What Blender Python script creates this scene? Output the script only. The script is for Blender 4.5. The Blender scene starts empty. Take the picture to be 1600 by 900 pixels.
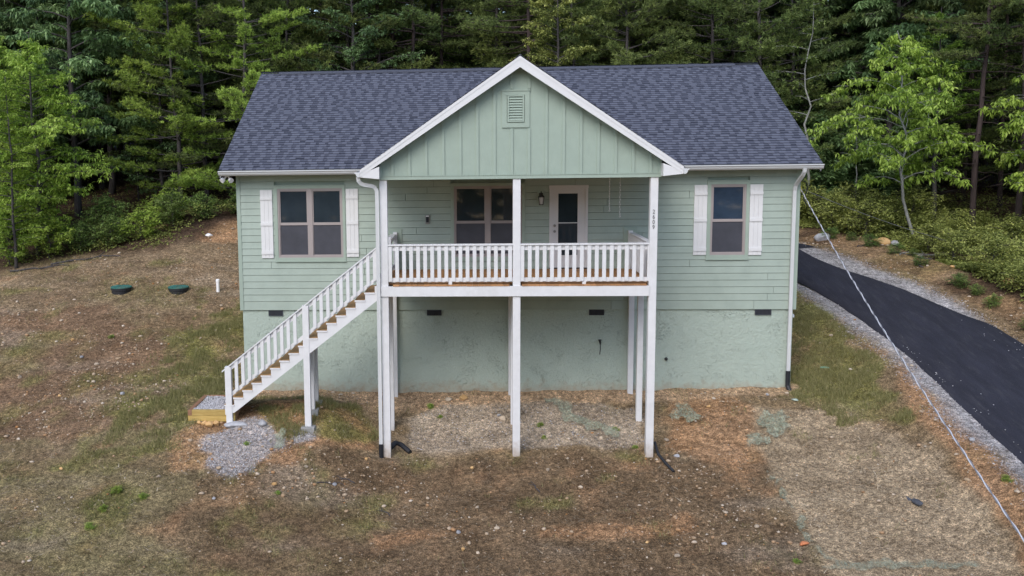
import bpy, math, random
import numpy as np
from mathutils import Vector, Matrix
S = bpy.context.scene
C = S.collection
R = math.radians

# ------------------------------------------------------------------ camera
cam_d = bpy.data.cameras.new('camera'); cam = bpy.data.objects.new('camera', cam_d); C.objects.link(cam); S.camera = cam
cam_d.sensor_width = 36.0; cam_d.sensor_fit = 'HORIZONTAL'
cam_d.lens = 1532.637 / 1600 * 36
cam_d.shift_x = (800 - 620.961) / 1600
cam_d.shift_y = (424.131 - 450) / 1600
cam_d.clip_end = 600
fw = Vector((-.07101523, .98973642, -.12401068)); rt = Vector((.9974646, .06988949, -.01341016)); up = Vector((.00460548, .12464859, .99219026))
M = Matrix((rt, up, -fw)).transposed().to_4x4(); M.translation = (6.1062, -25.7577, 3.1732)
cam.matrix_world = M

# ------------------------------------------------------------------ light (soft overcast daylight)
SUN_EL, SUN_AZ = 42, 200           # azimuth measured clockwise from +Y: behind the camera, a little to the left
w = bpy.data.worlds.new('World'); S.world = w; w.use_nodes = True
nt = w.node_tree; bg = nt.nodes['Background']
sky = nt.nodes.new('ShaderNodeTexSky'); sky.sky_type = 'NISHITA'; sky.sun_disc = False
sky.sun_elevation = R(SUN_EL); sky.sun_rotation = R(SUN_AZ); sky.air_density = 1.0; sky.dust_density = 1.2; sky.ozone_density = 1.0
nt.links.new(sky.outputs[0], bg.inputs[0]); bg.inputs[1].default_value = 0.15
sl = bpy.data.lights.new('sun', 'SUN'); sl.energy = 1.35; sl.angle = R(40); sl.color = (1, .96, .91)
so = bpy.data.objects.new('sun', sl); C.objects.link(so)
sd = Vector((math.sin(R(SUN_AZ)) * math.cos(R(SUN_EL)), math.cos(R(SUN_AZ)) * math.cos(R(SUN_EL)), math.sin(R(SUN_EL))))
so.rotation_euler = sd.to_track_quat('Z', 'Y').to_euler()
S.view_settings.view_transform = 'Standard'; S.view_settings.look = 'None'; S.view_settings.gamma = 1
S.view_settings.use_curve_mapping = False; S.view_settings.exposure = 0.70
S.cycles.max_bounces = 6; S.cycles.transparent_max_bounces = 8

# ------------------------------------------------------------------ helpers
def tag(o, label=None, cat=None, group=None, kind=None):
    if label: o['label'] = label
    if cat: o['category'] = cat
    if group: o['group'] = group
    if kind: o['kind'] = kind
    return o
def empty(name, loc=(0, 0, 0), parent=None, **k):
    o = bpy.data.objects.new(name, None); C.objects.link(o); o.location = loc; o.empty_display_size = .2
    if parent: o.parent = parent
    return tag(o, **k)
class MB:
    def __init__(s): s.v = []; s.f = []; s.m = []; s.cm = 0
    def add(s, vs, fs):
        b = len(s.v); s.v += [tuple(p) for p in vs]; s.f += [tuple(i + b for i in f) for f in fs]; s.m += [s.cm] * len(fs); return s
    def box(s, x0, x1, y0, y1, z0, z1):
        return s.add([(x0,y0,z0),(x1,y0,z0),(x1,y1,z0),(x0,y1,z0),(x0,y0,z1),(x1,y0,z1),(x1,y1,z1),(x0,y1,z1)],
                     [(0,3,2,1),(4,5,6,7),(0,1,5,4),(1,2,6,5),(2,3,7,6),(3,0,4,7)])
    def prism(s, pts, y0, y1):          # polygon in XZ (counter clockwise seen from -Y), extruded along Y
        n = len(pts); v = [(x, y0, z) for x, z in pts] + [(x, y1, z) for x, z in pts]
        return s.add(v, [tuple(range(n)), tuple(range(2*n-1, n-1, -1))] + [(i, i+n, (i+1) % n + n, (i+1) % n) for i in range(n)])
    def prismx(s, pts, x0, x1):         # polygon in YZ extruded along X
        n = len(pts); v = [(x0, y, z) for y, z in pts] + [(x1, y, z) for y, z in pts]
        return s.add(v, [tuple(range(n)), tuple(range(2*n-1, n-1, -1))] + [(i, i+n, (i+1) % n + n, (i+1) % n) for i in range(n)])
    def tube(s, pts, r, n=8, cap=True):
        pts = [Vector(p) for p in pts]; rs = r if hasattr(r, '__len__') else [r]*len(pts); b = len(s.v); ref = None
        for i, p in enumerate(pts):
            t = (pts[min(i+1, len(pts)-1)] - pts[max(i-1, 0)]).normalized()
            if ref is None: ref = t.cross(Vector((0, 0, 1)) if abs(t.z) < .9 else Vector((0, 1, 0))).normalized()
            a = (ref - t*ref.dot(t)).normalized(); c = t.cross(a); ref = a
            for k in range(n):
                q = p + (a*math.cos(2*math.pi*k/n) + c*math.sin(2*math.pi*k/n))*rs[i]; s.v.append(tuple(q))
        for i in range(len(pts)-1):
            for k in range(n):
                s.f.append((b+i*n+k, b+i*n+(k+1) % n, b+(i+1)*n+(k+1) % n, b+(i+1)*n+k)); s.m.append(s.cm)
        if cap:
            s.f.append(tuple(b+k for k in range(n))[::-1]); s.m.append(s.cm)
            s.f.append(tuple(b+(len(pts)-1)*n+k for k in range(n))); s.m.append(s.cm)
        return s
    def lathe(s, prof, cx, cy, n=24):   # prof: (r, z) from bottom to top
        b = len(s.v)
        for r_, z in prof:
            for k in range(n): s.v.append((cx+r_*math.cos(2*math.pi*k/n), cy+r_*math.sin(2*math.pi*k/n), z))
        for i in range(len(prof)-1):
            for k in range(n): s.f.append((b+i*n+k, b+i*n+(k+1) % n, b+(i+1)*n+(k+1) % n, b+(i+1)*n+k)); s.m.append(s.cm)
        s.f.append(tuple(b+k for k in range(n))[::-1]); s.m.append(s.cm)
        s.f.append(tuple(b+(len(prof)-1)*n+k for k in range(n))); s.m.append(s.cm)
        return s
    def build(s, name, mat, parent=None, smooth=False, bevel=0, **k):
        me = bpy.data.meshes.new(name); me.from_pydata(s.v, [], s.f)
        for m in (mat if isinstance(mat, (list, tuple)) else [mat]): me.materials.append(m)
        if isinstance(mat, (list, tuple)): me.polygons.foreach_set('material_index', s.m)
        if smooth: me.polygons.foreach_set('use_smooth', [True]*len(s.f))
        o = bpy.data.objects.new(name, me); C.objects.link(o)
        if parent: o.parent = parent
        if bevel:
            b = o.modifiers.new('bevel', 'BEVEL'); b.width = bevel; b.segments = 2; b.limit_method = 'ANGLE'
        return tag(o, **k)
def npmesh(name, V, F, mat, parent=None, smooth=False, attr=None, col=None, **k):
    """V (n,3) float, F (m,k) int of equal-size faces"""
    me = bpy.data.meshes.new(name); V = np.ascontiguousarray(V, np.float32); F = np.ascontiguousarray(F, np.int32); m, kk = F.shape
    me.vertices.add(len(V)); me.vertices.foreach_set('co', V.ravel())
    me.loops.add(m*kk); me.loops.foreach_set('vertex_index', F.ravel())
    me.polygons.add(m); me.polygons.foreach_set('loop_start', np.arange(0, m*kk, kk, dtype=np.int32)); me.polygons.foreach_set('loop_total', np.full(m, kk, np.int32))
    if smooth: me.polygons.foreach_set('use_smooth', np.ones(m, bool))
    if attr is not None:
        a = me.attributes.new('tone', 'FLOAT', 'POINT'); a.data.foreach_set('value', np.ascontiguousarray(attr, np.float32))
    if col is not None:
        a = me.attributes.new('surface', 'FLOAT_COLOR', 'POINT'); cc = np.ones((len(V), 4), np.float32); cc[:, :3] = col; a.data.foreach_set('color', cc.ravel())
    me.update(calc_edges=True); me.validate()
    for q in (mat if isinstance(mat, (list, tuple)) else [mat]): me.materials.append(q)
    if name is None: return me
    o = bpy.data.objects.new(name, me); C.objects.link(o)
    if parent: o.parent = parent
    return tag(o, **k)

def fbm(x, y, seed=0, octs=4, f=1.0):
    rg = np.random.RandomState(seed); T = rg.rand(256, 256); out = np.zeros(np.shape(x)); a = 1.0; tot = 0
    for o in range(octs):
        X = x*f + 17.3*o + 900; Y = y*f + 9.1*o + 900; i = np.floor(X).astype(int); j = np.floor(Y).astype(int); u = X-i; v = Y-j
        u = u*u*(3-2*u); v = v*v*(3-2*v); i0 = i & 255; j0 = j & 255; i1 = (i+1) & 255; j1 = (j+1) & 255
        out = out + a*((T[i0, j0]*(1-u)+T[i1, j0]*u)*(1-v) + (T[i0, j1]*(1-u)+T[i1, j1]*u)*v); tot += a; a *= .5; f *= 2.03
    return out/tot*2-1

# ------------------------------------------------------------------ materials
def newmat(name, rough=.6, spec=.4):
    m = bpy.data.materials.new(name); m.use_nodes = True; b = m.node_tree.nodes['Principled BSDF']
    b.inputs['Roughness'].default_value = rough; b.inputs['Specular IOR Level'].default_value = spec
    return m, m.node_tree, b
def mix(nt, fac, a, b, mode='MIX'):
    n = nt.nodes.new('ShaderNodeMix'); n.data_type = 'RGBA'; n.blend_type = mode
    for sock, val in ((n.inputs[0], fac), (n.inputs[6], a), (n.inputs[7], b)):
        if hasattr(val, 'is_output'): nt.links.new(val, sock)
        elif isinstance(val, (tuple, list)): sock.default_value = tuple(val)[:3] + (1,)
        else: sock.default_value = val
    return n.outputs[2]
def noise(nt, scale, detail=4, rough=.6, coord='Object', stretch=None):
    tc = nt.nodes.new('ShaderNodeTexCoord'); n = nt.nodes.new('ShaderNodeTexNoise'); n.inputs['Scale'].default_value = scale
    n.inputs['Detail'].default_value = detail; n.inputs['Roughness'].default_value = rough; src = tc.outputs[coord]
    if stretch:
        mp = nt.nodes.new('ShaderNodeMapping'); mp.inputs['Scale'].default_value = stretch; nt.links.new(src, mp.inputs[0]); src = mp.outputs[0]
    nt.links.new(src, n.inputs['Vector']); return n.outputs['Fac']
def ramp(nt, src, stops):
    n = nt.nodes.new('ShaderNodeValToRGB'); nt.links.new(src, n.inputs[0]); e = n.color_ramp.elements
    while len(e) < len(stops): e.new(.5)
    for q, (p, c) in zip(e, stops): q.position = p; q.color = (c if hasattr(c, '__len__') else (c, c, c)) + ((1,) if not hasattr(c, '__len__') or len(c) == 3 else ())
    return n.outputs[0]
def bump(nt, b, src, strength, dist=.01):
    n = nt.nodes.new('ShaderNodeBump'); n.inputs['Strength'].default_value = strength; n.inputs['Distance'].default_value = dist
    nt.links.new(src, n.inputs['Height']); nt.links.new(n.outputs[0], b.inputs['Normal'])
def paint(name, c, var=.06, rough=.55, scale=3, grain=None, dirt=None, spec=.35, bmp=.15):
    m, t, b = newmat(name, rough, spec)
    n1 = noise(t, scale, 5, .65); lo = tuple(q*(1-var) for q in c); hi = tuple(min(1, q*(1+var)) for q in c)
    cc = ramp(t, n1, [(.3, lo), (.7, hi)])
    if dirt is not None:
        n2 = noise(t, 1.3, 8, .75, stretch=(1, 1, .45)); cc = mix(t, ramp(t, n2, [(.52, 0.0), (.72, dirt[3])]), cc, dirt[:3])
    t.links.new(cc, b.inputs['Base Color'])
    if grain: bump(t, b, noise(t, 40, 3, .6, stretch=grain), bmp, .004)
    return m
WHITE = paint('white_paint', (.66, .66, .675), .05, .5, 5, (1, 1, .08), (.48, .47, .44, .4))
POSTW = WHITE.copy(); POSTW.name = 'white_post_paint'; _t = POSTW.node_tree; _b = _t.nodes['Principled BSDF']; _src = _b.inputs['Base Color'].links[0].from_socket
_tc = _t.nodes.new('ShaderNodeTexCoord'); _sx = _t.nodes.new('ShaderNodeSeparateXYZ'); _t.links.new(_tc.outputs['Object'], _sx.inputs[0]); _hz = _t.nodes.new('ShaderNodeMath'); _hz.operation = 'MULTIPLY_ADD'; _t.links.new(noise(_t, 7, 6, .7), _hz.inputs[0]); _hz.inputs[1].default_value = -.7; _t.links.new(_sx.outputs[2], _hz.inputs[2])
_mz = _t.nodes.new('ShaderNodeMapRange'); _t.links.new(_hz.outputs[0], _mz.inputs[0]); _mz.inputs[1].default_value = -4.5; _mz.inputs[2].default_value = -4.1; _mz.inputs[3].default_value = .7; _mz.inputs[4].default_value = 0
_t.links.new(mix(_t, _mz.outputs[0], _src, (.34, .25, .17)), _b.inputs['Base Color'])
WHITE_TRIM = paint('white_aluminium', (.66, .66, .67), .03, .4, 2)
GUTTER = paint('gutter_white', (.58, .59, .60), .03, .35, 2)
GREEN = paint('sage_green_siding', (.335, .40, .352), .07, .6, 2.2, (.06, 1, 1), (.24, .30, .265, .35))
GREENT = paint('sage_green_trim', (.31, .38, .325), .05, .6, 3, (.3, 1, 1))
TAUPE = paint('taupe_vinyl', (.33, .29, .285), .03, .5, 3)
DOORW = paint('door_offwhite', (.62, .605, .61), .03, .5, 2)
BLACK = paint('black_plastic', (.018, .019, .024), .2, .5, 4)
DARKM = paint('dark_metal', (.03, .03, .032), .2, .45, 4)
VENT = paint('vent_dark', (.045, .05, .065), .2, .6, 6)
NICK = paint('nickel_knob', (.25, .24, .23), .1, .35, 6)
GRNLID = paint('green_lid_plastic', (.035, .14, .12), .12, .5, 9, dirt=(.2, .17, .12, .5))
ORANGE = paint('orange_clay_stone', (.55, .2, .09), .15, .8, 8)
RAG = paint('dark_rag', (.07, .075, .09), .35, .85, 9)
PIPEW = paint('white_pvc', (.8, .8, .82), .02, .35, 5)
CONC = paint('concrete', (.30, .30, .30), .2, .85, 7, dirt=(.2, .16, .12, .6))
def mat_stucco():
    m, t, b = newmat('parged_foundation', .8, .25)
    n1 = noise(t, 1.1, 6, .7); n2 = noise(t, 11, 8, .78); v = t.nodes.new('ShaderNodeTexNoise'); v.inputs['Scale'].default_value = 4.6; v.inputs['Detail'].default_value = 3; v.inputs['Distortion'].default_value = 2.2
    tc = t.nodes.new('ShaderNodeTexCoord'); t.links.new(tc.outputs['Object'], v.inputs['Vector'])
    cc = ramp(t, n1, [(.3, (.40, .475, .42)), (.7, (.44, .515, .455))])
    sc = ramp(t, v.outputs['Fac'], [(.48, 0.0), (.497, .35), (.50, .35), (.515, 0.0)])
    n3 = ramp(t, noise(t, 2.2, 4), [(.48, 0.0), (.6, 1.0)])
    mm = t.nodes.new('ShaderNodeMath'); mm.operation = 'MULTIPLY'; t.links.new(sc, mm.inputs[0]); t.links.new(n3, mm.inputs[1])
    cc = mix(t, mm.outputs[0], cc, (.25, .32, .28))
    cc = mix(t, ramp(t, noise(t, 5, 8, .8), [(.55, 0.0), (.75, .4)]), cc, (.33, .40, .34))
    sx_ = t.nodes.new('ShaderNodeSeparateXYZ'); t.links.new(tc.outputs['Object'], sx_.inputs[0]); hz = t.nodes.new('ShaderNodeMath'); hz.operation = 'MULTIPLY_ADD'; t.links.new(noise(t, 5, 6, .7), hz.inputs[0]); hz.inputs[1].default_value = -.9; t.links.new(sx_.outputs[2], hz.inputs[2])
    mz = t.nodes.new('ShaderNodeMapRange'); t.links.new(hz.outputs[0], mz.inputs[0]); mz.inputs[1].default_value = -3.85; mz.inputs[2].default_value = -3.45; mz.inputs[3].default_value = .85; mz.inputs[4].default_value = 0
    cc = mix(t, mz.outputs[0], cc, (.36, .29, .21))
    t.links.new(cc, b.inputs['Base Color'])
    ad = t.nodes.new('ShaderNodeMath'); ad.operation = 'ADD'; t.links.new(n2, ad.inputs[0]); t.links.new(mm.outputs[0], ad.inputs[1])
    bump(t, b, ad.outputs[0], .9, .045); return m
STUCCO = mat_stucco()
def mat_glass(name, c, rough=.04, spec=.6, screen=False):
    m, t, b = newmat(name, rough, spec)
    tc = t.nodes.new('ShaderNodeTexCoord'); n = noise(t, 1.7, 5, .6)
    cc = ramp(t, n, [(.3, tuple(q*.8 for q in c)), (.7, tuple(q*1.2 for q in c))]); t.links.new(cc, b.inputs['Base Color']); return m
GLASS = mat_glass('window_glass', (.026, .036, .046), .03, .7)
GLASSB = mat_glass('window_glass_blue', (.032, .05, .08), .03, .8)
SCREEN = mat_glass('insect_screen', (.058, .060, .075), .4, .4)
def mat_wood(name, a, bb, stretch, sc=6):
    m, t, b = newmat(name, .7, .3); n = noise(t, sc, 6, .7, stretch=stretch)
    oi = t.nodes.new('ShaderNodeObjectInfo'); cc = ramp(t, n, [(.3, a), (.7, bb)])
    hs = t.nodes.new('ShaderNodeHueSaturation'); mr = t.nodes.new('ShaderNodeMapRange'); t.links.new(oi.outputs['Random'], mr.inputs[0]); mr.inputs[3].default_value = .75; mr.inputs[4].default_value = 1.2
    t.links.new(mr.outputs[0], hs.inputs['Value']); t.links.new(cc, hs.inputs['Color']); t.links.new(hs.outputs[0], b.inputs['Base Color']); bump(t, b, n, .3, .004); return m
DECKW = mat_wood('deck_wood', (.30, .14, .055), (.50, .27, .12), (12, .6, 3))
TREADW = mat_wood('tread_wood', (.26, .145, .055), (.44, .27, .12), (1, 6, 6))
TIMBER = mat_wood('pine_timber', (.36, .24, .07), (.52, .38, .14), (.7, 8, 8))
TIMBERD = mat_wood('brown_timber', (.2, .1, .06), (.34, .19, .11), (.7, 8, 8))
def mat_tone(name, c0, c1, c2, rough=.8, spec=.2, nscale=60, nv=.3, translucent=0, objvar=0, hue=0):
    """per-vertex 'tone' 0..1 picks along three colours"""
    m, t, b = newmat(name, rough, spec); a = t.nodes.new('ShaderNodeAttribute'); a.attribute_name = 'tone'
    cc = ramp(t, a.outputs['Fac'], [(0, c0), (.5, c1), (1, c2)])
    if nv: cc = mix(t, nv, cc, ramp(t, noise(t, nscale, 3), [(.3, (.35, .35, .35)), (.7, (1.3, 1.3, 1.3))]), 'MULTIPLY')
    if objvar or hue:
        oi = t.nodes.new('ShaderNodeObjectInfo'); hs = t.nodes.new('ShaderNodeHueSaturation')
        mr = t.nodes.new('ShaderNodeMapRange'); t.links.new(oi.outputs['Random'], mr.inputs[0]); mr.inputs[3].default_value = 1-objvar; mr.inputs[4].default_value = 1+objvar
        t.links.new(mr.outputs[0], hs.inputs['Value'])
        w_ = t.nodes.new('ShaderNodeMath'); w_.operation = 'MULTIPLY'; w_.inputs[1].default_value = 7.31; t.links.new(oi.outputs['Random'], w_.inputs[0])
        fr = t.nodes.new('ShaderNodeMath'); fr.operation = 'FRACT'; t.links.new(w_.outputs[0], fr.inputs[0])
        m2 = t.nodes.new('ShaderNodeMapRange'); t.links.new(fr.outputs[0], m2.inputs[0]); m2.inputs[3].default_value = .5-hue; m2.inputs[4].default_value = .5+hue
        t.links.new(m2.outputs[0], hs.inputs['Hue']); t.links.new(cc, hs.inputs['Color']); cc = hs.outputs[0]
    t.links.new(cc, b.inputs['Base Color'])
    if translucent:
        tr = t.nodes.new('ShaderNodeBsdfTranslucent'); ms = t.nodes.new('ShaderNodeMixShader'); ms.inputs[0].default_value = translucent
        t.links.new(cc, tr.inputs[0]); t.links.new(b.outputs[0], ms.inputs[1]); t.links.new(tr.outputs[0], ms.inputs[2])
        t.links.new(ms.outputs[0], t.nodes['Material Output'].inputs['Surface'])
    return m
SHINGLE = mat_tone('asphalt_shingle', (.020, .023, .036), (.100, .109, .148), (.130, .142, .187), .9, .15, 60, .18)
LEAF = mat_tone('broad_leaf', (.05, .09, .03), (.18, .265, .07), (.36, .46, .14), .55, .35, 3, 0, .4, .25, .014)
LEAFCOOL = mat_tone('cool_leaf', (.055, .095, .045), (.18, .275, .11), (.34, .46, .20), .5, .4, 3, 0, .4, .2, .014)
LEAFBR = mat_tone('bright_leaf', (.10, .18, .03), (.34, .48, .08), (.55, .68, .17), .55, .35, 3, 0, .45, .1, .01)
NEEDLE = mat_tone('pine_needles', (.045, .07, .026), (.155, .21, .065), (.33, .40, .12), .6, .25, 3, 0, .35, .28, .014)
NEEDLEBR = mat_tone('fresh_pine_needles', (.07, .115, .024), (.27, .37, .065), (.50, .62, .13), .6, .25, 3, 0, .35, .12, .01)
SHRUBY = mat_tone('yellow_green_shrub_leaf', (.10, .13, .04), (.36, .40, .115), (.60, .62, .2), .6, .25, 3, 0, .4)
BLADE = mat_tone('grass_blades', (.08, .10, .03), (.23, .22, .085), (.42, .37, .20), .7, .2, 3, 0, .2)
STRAW = mat_tone('straw_blades', (.10, .072, .045), (.30, .235, .16), (.62, .52, .39), .8, .15, 3, 0)
STONE = mat_tone('field_stone', (.40, .20, .08), (.40, .29, .19), (.58, .50, .41), .9, .2, 25, .3)
GRAV = mat_tone('crushed_gravel', (.16, .155, .16), (.40, .39, .41), (.72, .71, .74), .9, .2, 30, .2)
def mat_bark(name, a, bb):
    m, t, b = newmat(name, .9, .15); n = noise(t, 5, 6, .7, stretch=(3, 3, .5)); t.links.new(ramp(t, n, [(.3, a), (.7, bb)]), b.inputs['Base Color']); bump(t, b, n, .6, .03); return m
BARK = mat_bark('dark_bark', (.035, .03, .03), (.11, .10, .10))
BARKR = mat_bark('reddish_pine_bark', (.035, .027, .027), (.09, .066, .064))
BARKP = mat_bark('pale_bark', (.12, .12, .115), (.34, .34, .32))
def mat_ground():
    m, t, b = newmat('yard_soil', .95, .1); a = t.nodes.new('ShaderNodeAttribute'); a.attribute_name = 'surface'
    cc = a.outputs['Color']
    cc = mix(t, 1, cc, ramp(t, noise(t, 9, 8, .78), [(.34, (.38, .35, .33)), (.5, (1, 1, 1)), (.66, (2.0, 1.95, 1.9))]), 'MULTIPLY')
    cc = mix(t, 1, cc, ramp(t, noise(t, 1.2, 4, .6), [(.3, (.72, .7, .68)), (.7, (1.3, 1.3, 1.3))]), 'MULTIPLY')
    cc = mix(t, 1, cc, ramp(t, noise(t, 34, 5, .8), [(.38, (.42, .40, .38)), (.5, (1, 1, 1)), (.61, (1.9, 1.85, 1.75))]), 'MULTIPLY')
    t.links.new(cc, b.inputs['Base Color']); bump(t, b, noise(t, 16, 8, .8), 1.0, .07); return m
GROUND = mat_ground()
def mat_asphalt():
    m, t, b = newmat('fresh_asphalt', .85, .25)
    cc = ramp(t, noise(t, 160, 4, .7), [(.3, (.009, .009, .014)), (.7, (.042, .043, .060))])
    cc = mix(t, 1, cc, ramp(t, noise(t, 1.4, 5, .65, stretch=(2.5, .5, 1)), [(.35, (.8, .8, .8)), (.7, (1.25, 1.25, 1.25))]), 'MULTIPLY')
    cc = mix(t, ramp(t, noise(t, 3, 7, .8, stretch=(2.5, .4, 1)), [(.52, 0.0), (.72, .5)]), cc, (.075, .073, .078))
    cc = mix(t, ramp(t, noise(t, 55, 4, .8), [(.60, 0.0), (.70, .6)]), cc, (.12, .12, .13))
    t.links.new(cc, b.inputs['Base Color']); bump(t, b, noise(t, 120, 3, .7), .5, .006); return m
ASPH = mat_asphalt()
def mat_net(name='green_erosion_net', lo=.40, hi=.60, top=.95):
    m, t, b = newmat(name, .7, .2); cc = ramp(t, noise(t, 8, 5), [(.3, (.22, .25, .18)), (.7, (.39, .42, .32))]); t.links.new(cc, b.inputs['Base Color'])
    tr = t.nodes.new('ShaderNodeBsdfTransparent'); ms = t.nodes.new('ShaderNodeMixShader')
    at_ = t.nodes.new('ShaderNodeAttribute'); at_.attribute_name = 'tone'; ml = t.nodes.new('ShaderNodeMath'); ml.operation = 'MULTIPLY'
    f = ramp(t, noise(t, 26, 7, .85, stretch=(1, .5, 1)), [(lo, 0.0), (hi, top)]); t.links.new(f, ml.inputs[0]); t.links.new(at_.outputs['Fac'], ml.inputs[1]); t.links.new(ml.outputs[0], ms.inputs[0])
    t.links.new(tr.outputs[0], ms.inputs[1]); t.links.new(b.outputs[0], ms.inputs[2]); t.links.new(ms.outputs[0], t.nodes['Material Output'].inputs['Surface']); return m
NET = mat_net()
NETF = mat_net('faded_erosion_net', .66, .78, .45)
ROCKM = mat_wood('rock', (.3, .24, .18), (.55, .45, .34), (1, 1, 1), 5)
ROCKO = mat_wood('orange_rock', (.42, .24, .09), (.6, .4, .2), (1, 1, 1), 5)
ROCKG = mat_wood('grey_rock', (.25, .25, .27), (.5, .5, .52), (1, 1, 1), 5)

# ------------------------------------------------------------------ terrain
CP=[(-5.5,-2.9,-3.9),(-.7,-2.9,-3.36),(.3,-2.9,-3.38),(2.2,-2.9,-3.45),(4.1,-2.9,-4.17),(7.2,-2.9,-4.13),(10.4,-2.9,-4.07),(13,-2.9,-3.9),(15.2,-2.9,-3.65),
(.35,-.05,-3.35),(2.3,-1.7,-3.14),(2.3,-2.3,-3.17),(2.6,0,-3.34),(5.5,0,-3.33),(1.2,0,-3.34),(4,0,-3.335),(7.2,0,-3.31),(11,0,-3.25),(13.3,0,-3.2),(13.3,-.5,-3.25),(9.5,-.5,-3.36),(5.5,-.5,-3.42),(9.5,0,-3.28),(14.5,0,-3.17),(12,0,-3.22),(4.1,-1.45,-3.98),(7.2,-1.45,-3.77),(10.4,-1.45,-3.67),
(-.3,1,-2.95),(0,3,-2.3),(0,6,-1.6),(0,11,-.6),(-2.15,6,-1.46),(-5.5,6,-1.39),(-3.6,6,-1.36),(-3.4,12,.3),(-9.3,12,-.2),(-9,4.5,-1.8),(-6.8,0,-3.15),(-5.5,-6.5,-4.5),(-12,0,-3.3),(-12,6,-1.6),(-12,-5,-4.4),
(-.7,-1.2,-3.1),(.4,-1.4,-3.2),(-2,-2.9,-3.45),(1.2,-2.9,-3.4),
(0,-7,-4.75),(6,-7,-4.95),(12,-7,-4.8),(17,-7,-4.3),(4,-5,-4.55),(9,-5,-4.5),(6,-12,-5.8),(-6,-12,-5.5),(18,-12,-5.3),(6,-22,-7.3),(-10,-25,-7.3),(22,-25,-7),
(15,3,-2.05),(14.9,1.5,-2.6),(15.3,5,-1.55),(15.9,-1.5,-3.05),(14.8,8,-1.0),(15,11,-.5),(16,-4,-3.6),
(22.9,12,-.3),(26.3,12,-.8),(22,8,-.65),(24,4,-1.3),(25,0,-2.2),(26,-5,-3.4),(20,14,-.1),(22,20,.5),(30,20,.1),(22,30,1.7),(35,10,-1.2),
(7,15,-.2),(7,20,.6),(-4,20,1.0),(-15,20,.6),(7,35,2.6),(-20,35,2.6),(35,35,2.4),(7,60,7),(-30,60,6.5),(50,60,6.5),(7,95,14),(-45,95,13),(65,95,13),(-35,5,-2),(-35,-20,-6),(50,-5,-4),(50,-25,-7)]
PC=np.array(CP,float)
def _U(r2): return np.where(r2>0,r2*np.log(np.maximum(r2,1e-12)),0)
def _fit():
    n=len(PC);K=_U(((PC[:,None,:2]-PC[None,:,:2])**2).sum(2))+np.eye(n)*.6
    A=np.zeros((n+3,n+3));A[:n,:n]=K;A[:n,n]=1;A[:n,n+1:]=PC[:,:2];A[n:,:n]=A[:n,n:].T
    return np.linalg.solve(A,np.r_[PC[:,2],0,0,0])
W_F=_fit()
ROADC=np.array([(15.6,15.5),(16.2,12),(17.2,8.35),(18.2,6.5),(18.7,4.5),(19.05,2.6),(19.2,.6),(19.2,-1.6),(19.2,-4),(19.2,-6.5),(19.1,-12),(19.0,-22)])
def _cr(P_):
    out=[];Q=np.vstack([2*P_[0]-P_[1],P_,2*P_[-1]-P_[-2]])
    for i in range(1,len(Q)-2):
        for t in (0,.5):
            a,b,c,d=Q[i-1],Q[i],Q[i+1],Q[i+2];out.append(.5*((2*b)+(c-a)*t+(2*a-5*b+4*c-d)*t*t+(3*b-a-3*c+d)*t**3))
    out.append(P_[-1]);out=np.array(out)
    for _ in range(1): out[1:-1]=(out[:-2]+2*out[1:-1]+out[2:])/4
    return out
ROADC=_cr(ROADC)
def roadz(y): return np.where(y<9.5,-2.4+.2*y,-.5+.02*(y-9.5))
def roadd(x,y):
    d=np.full(x.shape,1e9)
    for a,b in zip(ROADC[:-1],ROADC[1:]):
        ab=b-a;t=np.clip(((x-a[0])*ab[0]+(y-a[1])*ab[1])/(ab@ab),0,1)
        d=np.minimum(d,np.hypot(x-a[0]-t*ab[0],y-a[1]-t*ab[1]))
    return d
def H(x,y):
    x=np.asarray(x,float);y=np.asarray(y,float);s=x.shape;xf=x.ravel();yf=y.ravel();out=np.empty(xf.size)
    for i in range(0,xf.size,20000):
        X=xf[i:i+20000];Y=yf[i:i+20000];r2=(X[:,None]-PC[:,0])**2+(Y[:,None]-PC[:,1])**2
        out[i:i+20000]=_U(r2)@W_F[:-3]+W_F[-3]+W_F[-2]*X+W_F[-1]*Y
    d=roadd(xf,yf);k=np.clip((d-2.0)/1.5,0,1);k=k*k*(3-2*k)
    out=out*k+(roadz(yf)-.0)*(1-k)
    return out.reshape(s)

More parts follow.
